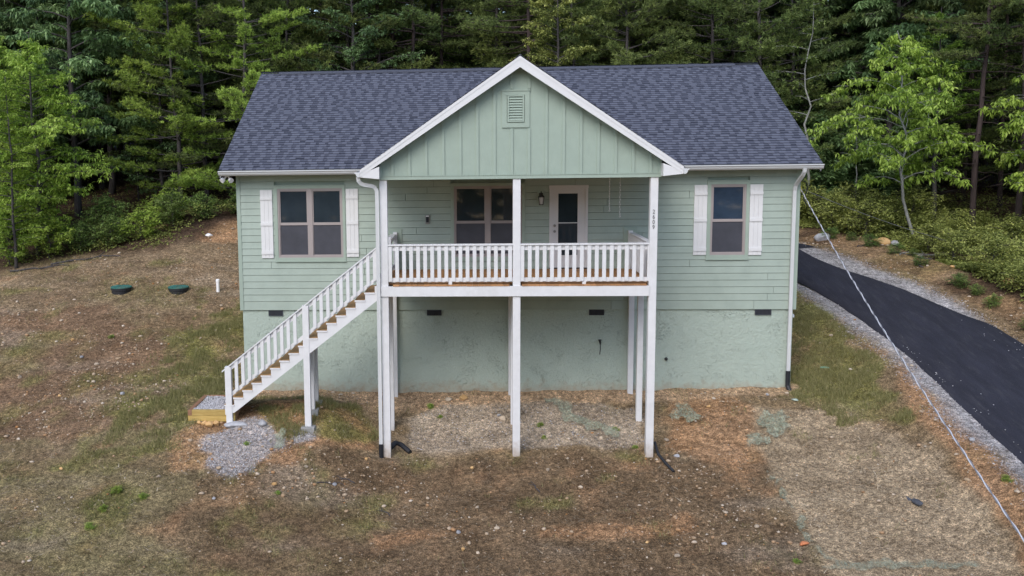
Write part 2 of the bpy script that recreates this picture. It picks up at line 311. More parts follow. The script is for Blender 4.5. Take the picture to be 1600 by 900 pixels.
Z_ = dict(
 gravel1=[(-0.29,-4.07),(-0.1,-3.32),(0.51,-2.93),(1.19,-3.16),(1.3,-3.59),(1.16,-4.19),(0.28,-4.54),(-0.25,-4.36)],
 gravel2=[(1.86,-3.03),(2.37,-2.82),(2.48,-3.35),(1.95,-3.58)],
 sand=[(4.41,-1.99),(4.59,-0.94),(5.92,-0.52),(8.91,-0.65),(10.5,-0.94),(10.38,-2.37),(9.29,-2.71),(6.86,-2.61),(4.83,-2.52)],
 straw=[(12.64,-1.0),(14.24,-1.2),(15.41,-1.77),(16.1,-3.98),(16.19,-6.33),(16.1,-9.1),(12.93,-7.62),(12.99,-5.59),(12.8,-4.02),(12.7,-2.56)],
 grassr=[(14.7,6.5),(16.4,6.2),(16.85,2.05),(16.7,-0.45),(16.5,-3.0),(15.2,-2.2),(14.5,-0.1)],
 clay1=[(11.26,-0.29),(12.75,-0.23),(13.26,-1.36),(12.78,-3.6),(11.53,-3.44),(10.81,-2.67)],
 clay2=[(17.19,0.04),(16.47,-2.65),(16.3,-4.82),(16.2,-8.39),(17.31,-7.14),(17.28,-3.17),(17.51,0.04)],
 clay3=[(3.82,-6.27),(4.87,-6.04),(5.55,-6.38),(4.39,-6.66)],
 clay4=[(7.54,-6.0),(9.42,-5.74),(10.76,-5.63),(10.79,-6.1),(9.06,-6.42),(7.64,-6.4)],
 clay5=[(-5.38,13.63),(-3.65,14.19),(-1.62,10.33),(-4.01,10.22)],
 clay6=[(-1.16,-3.71),(-0.29,-2.25),(3.26,-1.0),(3.91,-2.67),(1.97,-4.14),(-0.66,-4.86)],
 grassw=[(-3.4, 3.2), (-.1, 4.5), (-.1, -.5), (-.9, -3.2), (-2.3, -5.0), (-3.2, -4.2), (-2.6, -1.5)],
 grassl=[(-2.16,4.7),(-.2,5.33),(-0.1,1.57),(-0.22,-1.23),(-0.78,-2.26),(-1.39,-3.94),(-1.94,-2.47),(-2.12,1.25)],
 grasst=[(0.84,-2.24),(1.99,-2.05),(2.3,-1.6),(3.26,-.7),(3.88,-2.35),(2.88,-3.17),(1.42,-3.57)],
 dark1=[(-8.9,4.44),(-5.81,4.64),(-2.71,2.0),(-1.58,-2.85),(-3.31,-3.39),(-5.46,-2.91),(-12,-2),(-12,4)],
 dark2=[(0.24,-4.37),(4.09,-3.02),(10.15,-2.98),(12.6,-3.71),(12.66,-6.23),(12.79,-8.69),(1.98,-8.79),(-0.1,-7.21)],
 weed=[(-2.3,-5.98),(-1.68,-5.31),(-0.73,-5.6),(-1.06,-6.33),(-1.38,-6.96),(-1.84,-6.8)],
 bank=[(-.1,.1),(-.1,-.7),(3.8,-.75),(14.8,-.55),(14.9,.1)])
def inside(poly, x, y):
    r = np.zeros(np.shape(x), bool); n = len(poly)
    for i in range(n):
        (x1, y1), (x2, y2) = poly[i], poly[(i+1) % n]
        r ^= ((y1 > y) != (y2 > y)) & (x < (x2-x1)*(y-y1)/((y2-y1) or 1e-9)+x1)
    return r
def zone(name, x, y, wob=.35, seed=3):
    return inside(Z_[name], x + fbm(x, y, seed, 4, 1.1)*wob, y + fbm(x, y, seed+50, 4, 1.1)*wob)
def woods(x, y):      # 1 inside the woods, 0 in the clearing (soft edge)
    yl = np.interp(x, [-40, -11, -9.5, -7.5, -5.2, -4, -2.8, 0, 16, 18.4, 19.6, 20.4, 21.0, 21.5, 21.8, 22.1, 22.6, 30, 60],
                      [7, 8.3, 8.9, 9.4, 9.9, 10.6, 12.6, 15, 15, 14.5, 13.4, 12.0, 10.2, 7.6, 5.2, 3.0, 0, -6, -20])
    return np.clip((y - yl + fbm(x, y, 8, 4, .5)*.9)/1.2 + .5, 0, 1)
COL = dict(base=(.22, .16, .095), red=(.19, .122, .078), dark=(.165, .112, .068), straw=(.36, .28, .19), sand=(.36, .30, .235), gravel=(.36, .35, .36), grass=(.175, .175, .055),
           clay=(.36, .21, .115), bank=(.44, .31, .20), litter=(.075, .05, .036), upper=(.235, .172, .11), gy=(.21, .175, .095))
def ground_colour(x, y):
    c = np.empty(x.shape+(3,)); c[:] = COL['base']
    def put(mask, col, k=1.0):
        mk = (np.asarray(mask, float)*k)[..., None]; c[:] = c*(1-mk) + np.array(COL[col])*mk
    n = fbm(x, y, 21, 5, .8)
    put(np.clip((y-3.2)/2, 0, 1)*(x < 0), 'upper')
    put((x < 1) & (y < -3 + n), 'gy', .8)
    put(zone('dark1', x, y, .6), 'red', .85); put(zone('dark2', x, y, .7), 'dark', .8)
    put(np.clip(fbm(x, y, 33, 5, .55)*2.2-.35, 0, 1)*(y < -3), 'upper', .8)
    put(np.clip(fbm(x, y, 35, 4, .9)*3-1.1, 0, 1)*(y < 8), 'clay', .6); put(np.clip(fbm(x, y, 38, 5, 1.9)*3.5-1.2, 0, 1)*(y < 12), 'clay', .55); put(np.clip(fbm(x, y, 39, 5, 2.3)*3.5-1.1, 0, 1)*(y < 12), 'litter', .5)
    st = fbm(x*.45, y*1.5, 36, 5, .9); put(np.clip(st*3-.5, 0, 1)*(y < 9), 'dark', .55); put(np.clip(-st*3-.6, 0, 1)*(y < 9), 'sand', .35)
    put(np.clip(fbm(x*.6, y, 43, 5, .35)*3.2-.25, 0, 1)*((x < 5) | (y > 3)), 'grass', .5); put(np.clip(fbm(x, y, 48, 5, 1.0)*4-1.2, 0, 1)*(y < 9)*(x < 17), 'grass', .5)
    put(zone('straw', x, y, .35), 'straw', .95)
    for z in ('clay1', 'clay2', 'clay3', 'clay4', 'clay5', 'clay6'): put(zone(z, x, y, .35), 'clay', .72)
    put(zone('bank', x, y, .12), 'bank', .9); put(zone('sand', x, y, .3), 'sand', .85)
    put(zone('grassr', x, y, 1.0)*np.clip(.75+fbm(x, y, 6, 4, 1.4)*1.3, .1, 1), 'grass', .8); put(zone('grassl', x, y, 1.1)*np.clip(.5+fbm(x, y, 5, 4, 1.2)*1.4, 0, 1), 'grass', .7)
    put(zone('grassw', x, y, 1.2)*np.clip(.45+fbm(x, y, 5, 4, 1.2)*1.5, 0, 1), 'grass', .7); put(zone('grasst', x, y, .3)*np.clip(.5+fbm(x, y, 5, 4, 1.2)*2, 0, 1), 'grass', .8); put(zone('weed', x, y, .4), 'grass', .5)
    put(np.clip(fbm(x, y, 41, 5, .7)*2.5-.7, 0, 1)*(x < 4)*(y < 3), 'grass', .5)
    put(zone('gravel1', x, y, 1.0), 'gravel', .75); put(zone('gravel2', x, y, .2), 'gravel', .9)
    d = roadd(x, y); lim = np.where(x > np.interp(y, [-20, -6.5, 2.6, 4.5, 6.4, 8.2, 12, 15.5], [19, 19.2, 19.05, 18.7, 18.1, 17.1, 16.2, 15.6]), 1.72, 2.25); put(np.clip((lim+.45*n-d)/.35, 0, 1), 'gravel', .95)
    put(np.clip((4.6+.8*n-d)/.8, 0, 1)*(d > 2.2)*(x > 18.5), 'clay', .3); put(np.clip(fbm(x, y, 37, 4, 1.1)*3+.2, 0, 1)*(d > 2.2)*(x > 18), 'litter', .75)
    wd = woods(x, y); put(wd, 'litter')
    return c
def clearing_noise(x, y):
    d = roadd(x, y); k = np.clip((d-1.9)/1.2, 0, 1)
    return k*(fbm(x, y, 61, 5, 1.1)*.075 + fbm(x, y, 62, 4, 6)*.035) + woods(x, y)*fbm(x, y, 63, 4, .35)*.25*k
def HH(x, y):
    x = np.asarray(x, float); y = np.asarray(y, float); return H(x, y) + clearing_noise(x, y)
def h1(x, y): return float(HH(np.array([x]), np.array([y]))[0])
xs = np.concatenate([np.linspace(-130, -20, 24)[:-1], np.arange(-20, -10, .5), np.arange(-10, 24, .1), np.arange(24, 40, .5), np.linspace(40, 150, 24)])
ys = np.concatenate([np.linspace(-220, -12, 40)[:-1], np.arange(-12, -9, .3), np.arange(-9, 14, .1), np.arange(14, 40, .6), np.linspace(40, 150, 24)])
GX, GY = np.meshgrid(xs, ys); GZ = HH(GX, GY); nx, ny = len(xs), len(ys)
idx = np.arange(nx*ny).reshape(ny, nx)
F = np.stack([idx[:-1, :-1], idx[:-1, 1:], idx[1:, 1:], idx[1:, :-1]], -1).reshape(-1, 4)
gc = ground_colour(GX, GY)
for _ in range(1): gc[1:-1, 1:-1] = (gc[1:-1, 1:-1]*2 + gc[:-2, 1:-1] + gc[2:, 1:-1] + gc[1:-1, :-2] + gc[1:-1, 2:])/6
npmesh('ground', np.stack([GX, GY, GZ], -1).reshape(-1, 3), F, GROUND, smooth=True, col=gc.reshape(-1, 3), kind='structure')

# driveway: a slab of fresh asphalt with a rounded edge
pts = []
for a, b in zip(ROADC[:-1], ROADC[1:]):
    for t in np.linspace(0, 1, 5)[:-1]: pts.append(a*(1-t)+b*t)
pts = np.array(pts); 
for _ in range(3): pts[1:-1] = (pts[:-2]+2*pts[1:-1]+pts[2:])/4
tg = np.gradient(pts, axis=0); tg /= np.linalg.norm(tg, axis=1)[:, None]; nrm = np.stack([-tg[:, 1], tg[:, 0]], 1)
prof = [(-1.70, -.06), (-1.64, .035), (-.8, .05), (0, .055), (.8, .05), (1.64, .035), (1.70, -.06)]
V = []
for i, p in enumerate(pts):
    for o_, dz in prof:
        wob = (.012*math.sin(i*1.1)+.015*math.sin(i*.31+1))*(1 if abs(o_) > 1 else 0)*(1 if o_ > 0 else -1)
        q = p+nrm[i]*(o_+wob); V.append((q[0], q[1], float(roadz(np.array(p[1])))+dz))
n = len(prof); F = [(i*n+k, (i+1)*n+k, (i+1)*n+k+1, i*n+k+1) for i in range(len(pts)-1) for k in range(n-1)]
npmesh('driveway', np.array(V), np.array(F), ASPH, smooth=True, kind='structure')

# ------------------------------------------------------------------ scatter of many small shapes into one mesh
rg = np.random.RandomState(7)
ICO_V = np.array([(0,-.526,.851),(0,.526,.851),(.851,0,.526),(-.851,0,.526),(.526,.851,0),(-.526,.851,0),(.526,-.851,0),(-.526,-.851,0),(.851,0,-.526),(-.851,0,-.526),(0,-.526,-.851),(0,.526,-.851)])
from itertools import combinations
ICO_F = [f for f in combinations(range(12), 3) if all(abs(np.linalg.norm(ICO_V[a]-ICO_V[b])-1.052) < .05 for a, b in combinations(f, 2))]
ICO_F = np.array([f if np.dot(np.cross(ICO_V[f[1]]-ICO_V[f[0]], ICO_V[f[2]]-ICO_V[f[0]]), ICO_V[f[0]]) > 0 else (f[0], f[2], f[1]) for f in ICO_F])
OCT_V = np.array([(1,0,0),(-1,0,0),(0,1,0),(0,-1,0),(0,0,1),(0,0,-1)], float)
OCT_F = np.array([(0,2,4),(2,1,4),(1,3,4),(3,0,4),(2,0,5),(1,2,5),(3,1,5),(0,3,5)])
def scatter_solid(name, x, y, size, tone, mat, base=(ICO_V, ICO_F), flat=.6, sink=.25, **k):
    n = len(x); bv, bf = base; nv = len(bv); z = HH(x, y); z = np.where(roadd(x, y) < 1.55, roadz(y)+.048, z)
    P_ = bv[None]*(1+rg.uniform(-.28, .28, (n, nv, 1)))
    sc = np.stack([size*rg.uniform(.7, 1.35, n), size*rg.uniform(.7, 1.1, n), size*flat*rg.uniform(.7, 1.2, n)], -1); P_ = P_*sc[:, None, :]
    a = rg.uniform(0, 6.28, n); ca, sa = np.cos(a)[:, None], np.sin(a)[:, None]
    X = P_[..., 0]*ca-P_[..., 1]*sa+x[:, None]; Y = P_[..., 0]*sa+P_[..., 1]*ca+y[:, None]; Zz = P_[..., 2]+(z+size*flat*(1-sink*2))[:, None]
    V = np.stack([X, Y, Zz], -1).reshape(-1, 3); F = (bf[None]+(np.arange(n)*nv)[:, None, None]).reshape(-1, 3)
    return npmesh(name, V, F, mat, attr=np.repeat(tone, nv), **k)
def scatter_blades(name, x, y, length, lean, width, tone, mat, z=None, **k):
    n = len(x); z = HH(x, y)-.005 if z is None else z; a = rg.uniform(0, 6.28, n); b = rg.uniform(0, 6.28, n)
    d = np.stack([np.cos(a)*np.sin(lean), np.sin(a)*np.sin(lean), np.cos(lean)], -1); s = np.stack([np.cos(b), np.sin(b), np.zeros(n)], -1)*(width/2)[:, None]
    p = np.stack([x, y, z], -1); V = np.stack([p-s, p+s, p+d*length[:, None]], 1).reshape(-1, 3); F = np.arange(n*3).reshape(-1, 3)
    return npmesh(name, V, F, mat, attr=np.repeat(tone, 3), **k)
def rnd(n, x0, x1, y0, y1): return rg.uniform(x0, x1, n), rg.uniform(y0, y1, n)
def clear_of_house(x, y, m=.05): return ~((x > -m) & (x < 14.6+m) & (y > -m) & (y < 11.4))
def on_road(x, y, r=1.68): return roadd(x, y) < r
# stones in the soil
x, y = rnd(70000, -13, 24, -9.3, 13)
dens = .3 + .9*zone('dark1', x, y) + .35*zone('dark2', x, y) + .5*(zone('clay1', x, y) | zone('clay2', x, y) | zone('clay6', x, y)) + 1.1*((x > .8) & (x < 4) & (y > -5.0) & (y < -3.6)) + 1.6*(np.minimum.reduce([np.hypot(x-a, y-b) for a, b in ((4.17, -2.9), (7.25, -2.9), (10.37, -2.9), (2.26, -2.9), (.35, -2.9), (4.17, -1.45), (7.25, -1.45), (10.37, -1.45))]) < .28) + .5*(roadd(x, y) < 4.5)*(x > 18) + .25*((y > 4) & (x < 0)) + 1.2*zone('bank', x, y)
dens *= np.clip(.5+fbm(x, y, 77, 3, .8)*1.6, .1, 1.6)
k_ = (rg.rand(len(x)) < dens*.8) & clear_of_house(x, y) & ~on_road(x, y) & (woods(x, y) < .6)
x, y = x[k_], y[k_]; size = .009+.020*rg.rand(len(x))**3+.05*rg.rand(len(x))**16
scatter_solid('scattered_stones', x, y, size, np.clip(rg.normal(.55, .25, len(x)), 0, 1), STONE, kind='stuff', label='small tan and pale stones scattered over the bare soil of the yard', cat='stones')
# gravel: shoulders of the driveway and the two small heaps by the stairs
x, y = rnd(90000, 14, 24, -10, 15); d = roadd(x, y); n_ = fbm(x, y, 21, 5, .8)
k_ = ((d > 1.6) | ((d > .9) & (rg.rand(len(x)) < .012+.10*(d > 1.42)))) & (d < np.where(x > np.interp(y, [-20, -6.5, 2.6, 4.5, 6.4, 8.2, 12, 15.5], [19, 19.2, 19.05, 18.7, 18.1, 17.1, 16.2, 15.6]), 1.62, 2.15)+.45*n_+.35*rg.rand(len(x))) & (rg.rand(len(x)) < .75); x, y = x[k_], y[k_]
xa, ya = rnd(11000, -.9, 2.7, -5.2, -2.6); k_ = (zone('gravel1', xa, ya, 1.0) & (rg.rand(len(xa)) < .8)) | (zone('gravel1', xa, ya, 2.0) & (rg.rand(len(xa)) < .18)) | zone('gravel2', xa, ya, .2); xa, ya = xa[k_], ya[k_]
xb, yb = rnd(5000, 4.3, 10.6, -2.8, -.4); k_ = zone('sand', xb, yb, .3) & (rg.rand(len(xb)) < .25); xb, yb = xb[k_], yb[k_]
x = np.r_[x, xa, xb]; y = np.r_[y, ya, yb]; scatter_solid('gravel', x, y, .011+.013*rg.rand(len(x))**2, np.clip(rg.normal(.5, .25, len(x)), 0, 1), GRAV, (OCT_V, OCT_F), .6, .2, kind='stuff',
    label='grey crushed gravel along both edges of the driveway and below the stairs', cat='gravel')
# dead straw and grass thatch over the seeded yard
x, y = rnd(260000, -12, 22, -9.3, 12); n_ = fbm(x, y, 90, 4, .9)
dens = .42+.5*zone('straw', x, y)+.25*((x < 0) & (y > 4)) + .2*((x < 1) & (y < -3)) - .25*zone('dark1', x, y); dens = dens*np.clip(.75+n_*1.5, .08, 1.5)
k_ = (rg.rand(len(x)) < dens) & clear_of_house(x, y) & (roadd(x, y) > 2.9) & (woods(x, y) < .5) & ~zone('sand', x, y) & ~zone('gravel1', x, y) & ~zone('bank', x, y); x, y = x[k_], y[k_]; n = len(x)
scatter_blades('straw_thatch', x, y, rg.uniform(.07, .22, n), rg.uniform(1.15, 1.52, n), rg.uniform(.008, .020, n), np.clip(rg.normal(.42, .3, n)+.15*zone('straw', x, y)-.12*zone('dark2', x, y), 0, 1), STRAW,
    kind='stuff', label='thin dry straw lying over the freshly seeded soil', cat='straw')
# living grass
xa, ya = rnd(330000, -12, 18, -9.3, 9); xb, yb = rnd(60000, 14.4, 17.2, -2.8, 5.8); xc, yc = rnd(60000, -2.6, 0, -4.2, 5.5); xd, yd = rnd(25000, .6, 4, -3.7, -.6); x = np.r_[xa, xb, xc, xd]; y = np.r_[ya, yb, yc, yd]; c_ = fbm(x, y, 41, 5, .7); t_ = fbm(x, y, 44, 3, 2.6)
dens = .95*zone('grassr', x, y, 1.0)*np.clip(.55+t_*1.9, 0, 1) + .8*zone('grassl', x, y, 1.1)*np.clip(.35+t_*2, 0, 1) + .9*zone('grasst', x, y, .3)*np.clip(.4+t_*2, 0, 1)
dens += .55*zone('grassw', x, y, 1.2)*np.clip(.3+t_*2, 0, 1) + .9*zone('weed', x, y, .4)*(t_ > .1) + .3*np.clip(c_*2.5-.6, 0, 1)*(x < 5)*(t_ > .1) + .06*(t_ > .42) + .5*zone('straw', x, y)*(fbm(x, y, 47, 4, .8) > .28)
dens += .5*np.clip(fbm(x, y, 48, 5, 1.0)*4-1.2, 0, 1)*(x < 12.6) + .6*np.clip(fbm(x*.6, y, 43, 5, .35)*3.2-.25, 0, 1)*((x < 5) | (y > 3))*np.clip(.35+t_*1.6, 0, 1)
k_ = (rg.rand(len(x)) < dens) & clear_of_house(x, y) & (roadd(x, y) > 2.4) & ~zone('gravel1', x, y); x, y = x[k_], y[k_]; n = len(x)
tn = rg.normal(.55, .2, n) - .35*zone('weed', x, y) - .05*zone('grassl', x, y)
scatter_blades('young_grass', x, y, rg.uniform(.06, .17, n), rg.uniform(.1, .95, n), rg.uniform(.008, .016, n), np.clip(tn, 0, 1), BLADE,
    kind='stuff', label='sparse young grass coming up beside the house and in the yard', cat='grass')

# ------------------------------------------------------------------ the house
random.seed(5)
WX, ZS, ZT, ROW, Z0 = 14.59, -1.084, 2.56, .1778, -.49
house = empty('house', (7.3, 0, -3.3), label='one-storey sage green house with dark blue-grey shingle roof, raised porch and parged foundation', cat='house')
def hp(name, mb, mat, parent=None, **k):       # a part of the house (meshes are written in world coordinates)
    o = mb.build(name, mat, parent or house, **k)
    if parent is None: o.location = (-7.3, 0, 3.3)
    return o
def grp(name, **k): o = empty(name, (0, 0, 0), house, **k); o.location = (-7.3, 0, 3.3); return o
# foundation
fnd = hp('foundation_wall', MB().box(.06, 14.53, .03, 11.0, -4.6, ZS), STUCCO)
hp('wall_sheathing', MB().box(.03, WX-.03, .06, 11.05, ZS-.005, 5.0-2.44), GREENT)
g = MB()
for X0, X1 in ((.03, .1), (WX-.1, WX-.03)): g.prismx([(.06, 2.5), (11.05, 2.5), (5.3, 5.42)], X0, X1)
hp('end_gable_walls', g, GREENT)
OPEN = [(1.011, 2.898, .237, 2.235), (5.682, 7.62, .237, 2.235), (12.267, 13.331, .231, 2.245), (8.245, 9.236, -.02, 2.18)]
# lap siding: one object per board
rows = [(ZS, Z0-2*ROW)] + [(Z0+(i-2)*ROW, Z0+(i-1)*ROW) for i in range(30) if Z0+(i-2)*ROW < ZT-.02]
for r_, (za, zb) in enumerate(rows):
    zb = min(zb, ZT); spans = [(.1, WX-.1)]
    for (a, b, c, d) in OPEN:
        if za < d-.01 and zb > c+.01:
            ns = []
            for (p, q) in spans:
                if b <= p or a >= q: ns.append((p, q)); continue
                if a-p > .02: ns.append((p, a+.004))
                if q-b > .02: ns.append((b-.004, q))
            spans = ns
    cut = random.uniform(.8, 3.6); cuts = []
    while cut < WX: cuts.append(cut); cut += 3.66
    for (p, q) in spans:
        e = [p]+[c for c in cuts if p+.25 < c < q-.25]+[q]
        for a, b in zip(e[:-1], e[1:]):
            m = MB(); ga = .004
            m.prismx([(.058, za+.001), (-.020, za+.001), (-.006, zb-.006), (.058, zb-.006)], a+(ga if a != p else 0), b-(ga if b != q else 0))
            hp('siding_board', m, GREEN)
for X0 in (0, WX-.1): hp('corner_board', MB().box(X0, X0+.1, -.03, .09, ZS-.004, ZT), GREENT)
hp('frieze_board', MB().box(.1, 4.0, -.026, .0, 2.50, ZT-.002).box(10.5, WX-.1, -.026, .0, 2.50, ZT-.002), GREENT)
# side walls (seen only from a step to the side): real laps too
for sx, X0 in ((-1, .03), (1, WX-.03)):
    m = MB(); z = ZS
    while z < 2.5:
        m.add([(X0, .09, z), (X0+sx*.018, .09, z), (X0+sx*.004, .09, z+ROW), (X0, 11, z), (X0+sx*.018, 11, z), (X0+sx*.004, 11, z+ROW)], [(1, 4, 5, 2), (0, 3, 4, 1), (0, 1, 2), (3, 5, 4)]); z += ROW
    hp('side_wall_siding', m, GREEN)
# windows
def window(T, Fo, mull, label, g1=GLASS, lip=True):
    a, b, c, d = T; fa, fb, fc, fd = Fo
    w_ = grp('window', label=label)
    t = MB().box(a, b, -.040, .05, fd, d).box(a, b, -.040, .05, c, fc).box(a, fa, -.0385, .05, fc, fd).box(fb, b, -.0385, .05, fc, fd)
    t.box(a-.012, b+.012, -.052, -.01, d-.002, d+.022).box(a-.012, b+.012, -.052, -.01, c-.02, c+.002)
    hp('window_trim', t, GREENT, w_)
    fr = MB(); k = .045
    fr.box(fa, fb, -.022, .045, fd-k, fd).box(fa, fb, -.030, .045, fc, fc+k+.01).box(fa, fa+k, -.0215, .045, fc+k, fd-k).box(fb-k, fb, -.0215, .045, fc+k, fd-k)
    if mull: xm = (fa+fb)/2; fr.box(xm-.062, xm+.062, -.023, .045, fc+k, fd-k); units = [(fa+k, xm-.062), (xm+.062, fb-k)]
    else: units = [(fa+k, fb-k)]
    hp('window_frame', fr, TAUPE, w_)
    zm = fc + (fd-fc)*.49
    for (u0, u1) in units:
        s = MB(); q = .03
        s.box(u0, u1, -.006, .04, zm-.035, zm+.035).box(u0, u0+q, -.002, .04, zm, fd-k).box(u1-q, u1, -.002, .04, zm, fd-k).box(u0, u1, -.003, .04, fd-k-q, fd-k)
        s.box(u0, u0+q*.6, .008, .04, fc+k, zm).box(u1-q*.6, u1, .008, .04, fc+k, zm).box(u0, u1, .006, .04, fc+k, fc+k+.03)
        hp('sash', s, TAUPE, w_)
        hp('pane', MB().box(u0+q-.005, u1-q+.005, .018, .03, zm+.03, fd-k-q+.005), g1, w_)
        hp('insect_screen', MB().box(u0+q*.6-.004, u1-q*.6+.004, .014, .02, fc+k+.025, zm-.03), SCREEN, w_)
window(OPEN[0], (1.094, 2.831, .332, 2.166), True, 'double window left of the porch')
window(OPEN[1], (5.765, 7.537, .332, 2.184), True, 'double window under the porch roof')
window(OPEN[2], (12.358, 13.247, .340, 2.162), False, 'single window right of the porch', GLASSB)
def shutter(a, b, c, d):
    s = grp('shutter'); m = MB(); k = (b-a)/3
    for i in range(3): m.box(a+i*k+.0015*(i > 0), a+(i+1)*k-.0015*(i < 2), -.045, -.014, c, d)
    hp('shutter_panel', m, WHITE_TRIM, s)
    for f, h in ((.93, .14), (.5, .08), (.08, .085)):
        zc = c+(d-c)*f; hp('shutter_batten', MB().box(a-.002, b+.002, -.066, -.0455, zc-h/2 if f < .9 else d-.26, zc+h/2 if f < .9 else d-.19), WHITE_TRIM, s)
for q in ((.639, .958, .325, 2.137), (2.925, 3.243, .347, 2.147), (11.939, 12.262, .345, 2.15), (13.337, 13.66, .337, 2.151)): shutter(*q)
# front door
dr = grp('front_door'); DX0, DX1 = 8.245, 9.236
hp('door_casing', MB().box(DX0, DX0+.065, -.036, .05, 0, 2.10).box(DX1-.065, DX1, -.036, .05, 0, 2.10).box(DX0-.01, DX1+.01, -.040, .05, 2.10, 2.18), DOORW, dr)
hp('door_slab', MB().box(DX0+.065, 8.45, -.006, .04, .03, 2.1).box(9.0, DX1-.065, -.006, .04, .03, 2.1).box(8.45, 9.0, -.006, .04, 1.99, 2.1).box(8.45, 9.0, -.006, .04, .03, .33), DOORW, dr)
hp('glass_stop', MB().box(8.45, 8.475, -.014, .02, .33, 1.99).box(8.975, 9.0, -.014, .02, .33, 1.99).box(8.475, 8.975, -.014, .02, 1.965, 1.99).box(8.475, 8.975, -.014, .02, .33, .355), DOORW, dr)
hp('door_glass', MB().box(8.474, 8.976, .01, .02, .354, 1.966), GLASS, dr)
hp('blind_rail', MB().box(8.476, 8.974, .003, .0095, 1.19, 1.212), DOORW, dr)
for zk in (1.13, .98): hp('door_knob', MB().lathe([(.012, 0)], 0, 0) if False else MB().tube([(8.385, -.006, zk), (8.385, -.03, zk), (8.385, -.035, zk), (8.385, -.065, zk)], [.035, .033, .014, .028], 14), NICK, dr)
hp('threshold', MB().box(DX0, DX1, -.05, .05, .001, .03), DARKM, dr)
# foundation vents
for (a, b, c, d) in ((.764, 1.152, -1.245, -1.095), (5.03, 5.42, -1.241, -1.09), (9.298, 9.691, -1.239, -1.09), (13.565, 13.977, -1.237, -1.09)):
    v_ = grp('foundation_vent')
    hp('vent_backing', MB().box(a+.01, b-.01, .012, .028, c+.01, d-.01), BLACK, v_)
    hp('vent_frame', MB().box(a, b, -.006, .029, d-.014, d).box(a, b, -.006, .029, c, c+.014).box(a, a+.014, -.005, .029, c+.014, d-.014).box(b-.014, b, -.005, .029, c+.014, d-.014), VENT, v_)
    n_ = 12
    for i in range(n_):
        xx = a+.02+(b-a-.04)*i/(n_-1); hp('vent_bar', MB().box(xx-.006, xx+.006, -.002, .012, c+.014, d-.014), VENT, v_)

# ---- main roof
YE, YR, ZE, ZR, XL, XR = -.5, 5.272, 2.695, 5.572, -.308, 14.922
SL = (ZR-ZE)/(YR-YE)
roof = grp('roof')
m = MB(); th = .05
m.prismx([(YE, ZE-.012), (YE, ZE-.012-th), (YR, ZR-.012-th-.03), (YR, ZR-.012)], XL, XR); YB = 2*YR-YE
m.prismx([(YR, ZR-.012), (YR, ZR-.042-th), (YB, ZE-.012-th), (YB, ZE-.012)], XL, XR)
hp('roof_deck', m, WHITE_TRIM, roof)
def shingles(name, O, U, Vv, N, width, height, clip, parent, seed, expo=.1428):
    """courses of laminated shingles: O corner at the eave, U along the eave, Vv up the slope, N out of the plane"""
    rg_ = np.random.RandomState(seed); O, U, Vv, N = map(np.array, (O, U, Vv, N)); VV = []; FF = []; TT = []
    def slab(u0, u1, v0, v1, n0, n1, nb, tone, sh0=0, sh1=0):
        b = len(VV)
        for (u, v, n_) in ((u0, v0, n0), (u1, v0, n0), (u1, v1, n1), (u0, v1, n1), (u0, v0, nb), (u1, v0, nb)): VV.append(O+U*u+Vv*v+N*n_); TT.append(tone)
        FF.extend([(b, b+1, b+2, b+3), (b+4, b+5, b+1, b)])
    c = 0; v = 0.0
    while v < height-.01:
        v1 = min(v+expo+.03, height); u = -rg_.uniform(0, .3)
        lo, hi = clip(v+expo/2)
        base = rg_.normal(.62, .02); jit = rg_.normal(0, .0015)
        slab(lo, hi, v, v1, .012, .003, -.004, np.clip(base, 0, 1))
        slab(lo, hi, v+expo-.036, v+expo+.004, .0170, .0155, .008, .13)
        while u < hi:
            wd = rg_.uniform(.09, .24); a, b_ = max(u, lo), min(u+wd, hi)
            if b_-a > .03: slab(a, b_, v-.004+jit, v1, .024, .008, .010, np.clip(rg_.normal(.70, .045), 0, 1))
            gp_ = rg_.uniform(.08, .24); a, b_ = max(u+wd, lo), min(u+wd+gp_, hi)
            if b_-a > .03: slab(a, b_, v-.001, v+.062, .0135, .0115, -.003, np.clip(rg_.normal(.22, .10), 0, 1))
            u += wd+gp_
        v += expo; c += 1
    F_ = np.array(FF); o = npmesh(name, np.array(VV), F_[:, :4], SHINGLE, attr=np.array(TT), kind='stuff'); o.parent = parent; return o
def fixtri(): pass
sl = math.hypot(YR-YE, ZR-ZE); vs = ((YR-YE)/sl, (ZR-ZE)/sl)
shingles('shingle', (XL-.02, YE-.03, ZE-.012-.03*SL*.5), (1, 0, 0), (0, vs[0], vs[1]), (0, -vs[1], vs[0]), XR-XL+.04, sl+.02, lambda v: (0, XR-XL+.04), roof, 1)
shingles('shingle', (XR+.02, YB+.03, ZE-.012), (-1, 0, 0), (0, -vs[0], vs[1]), (0, vs[1], vs[0]), XR-XL+.04, sl+.02, lambda v: (0, XR-XL+.04), roof, 2)
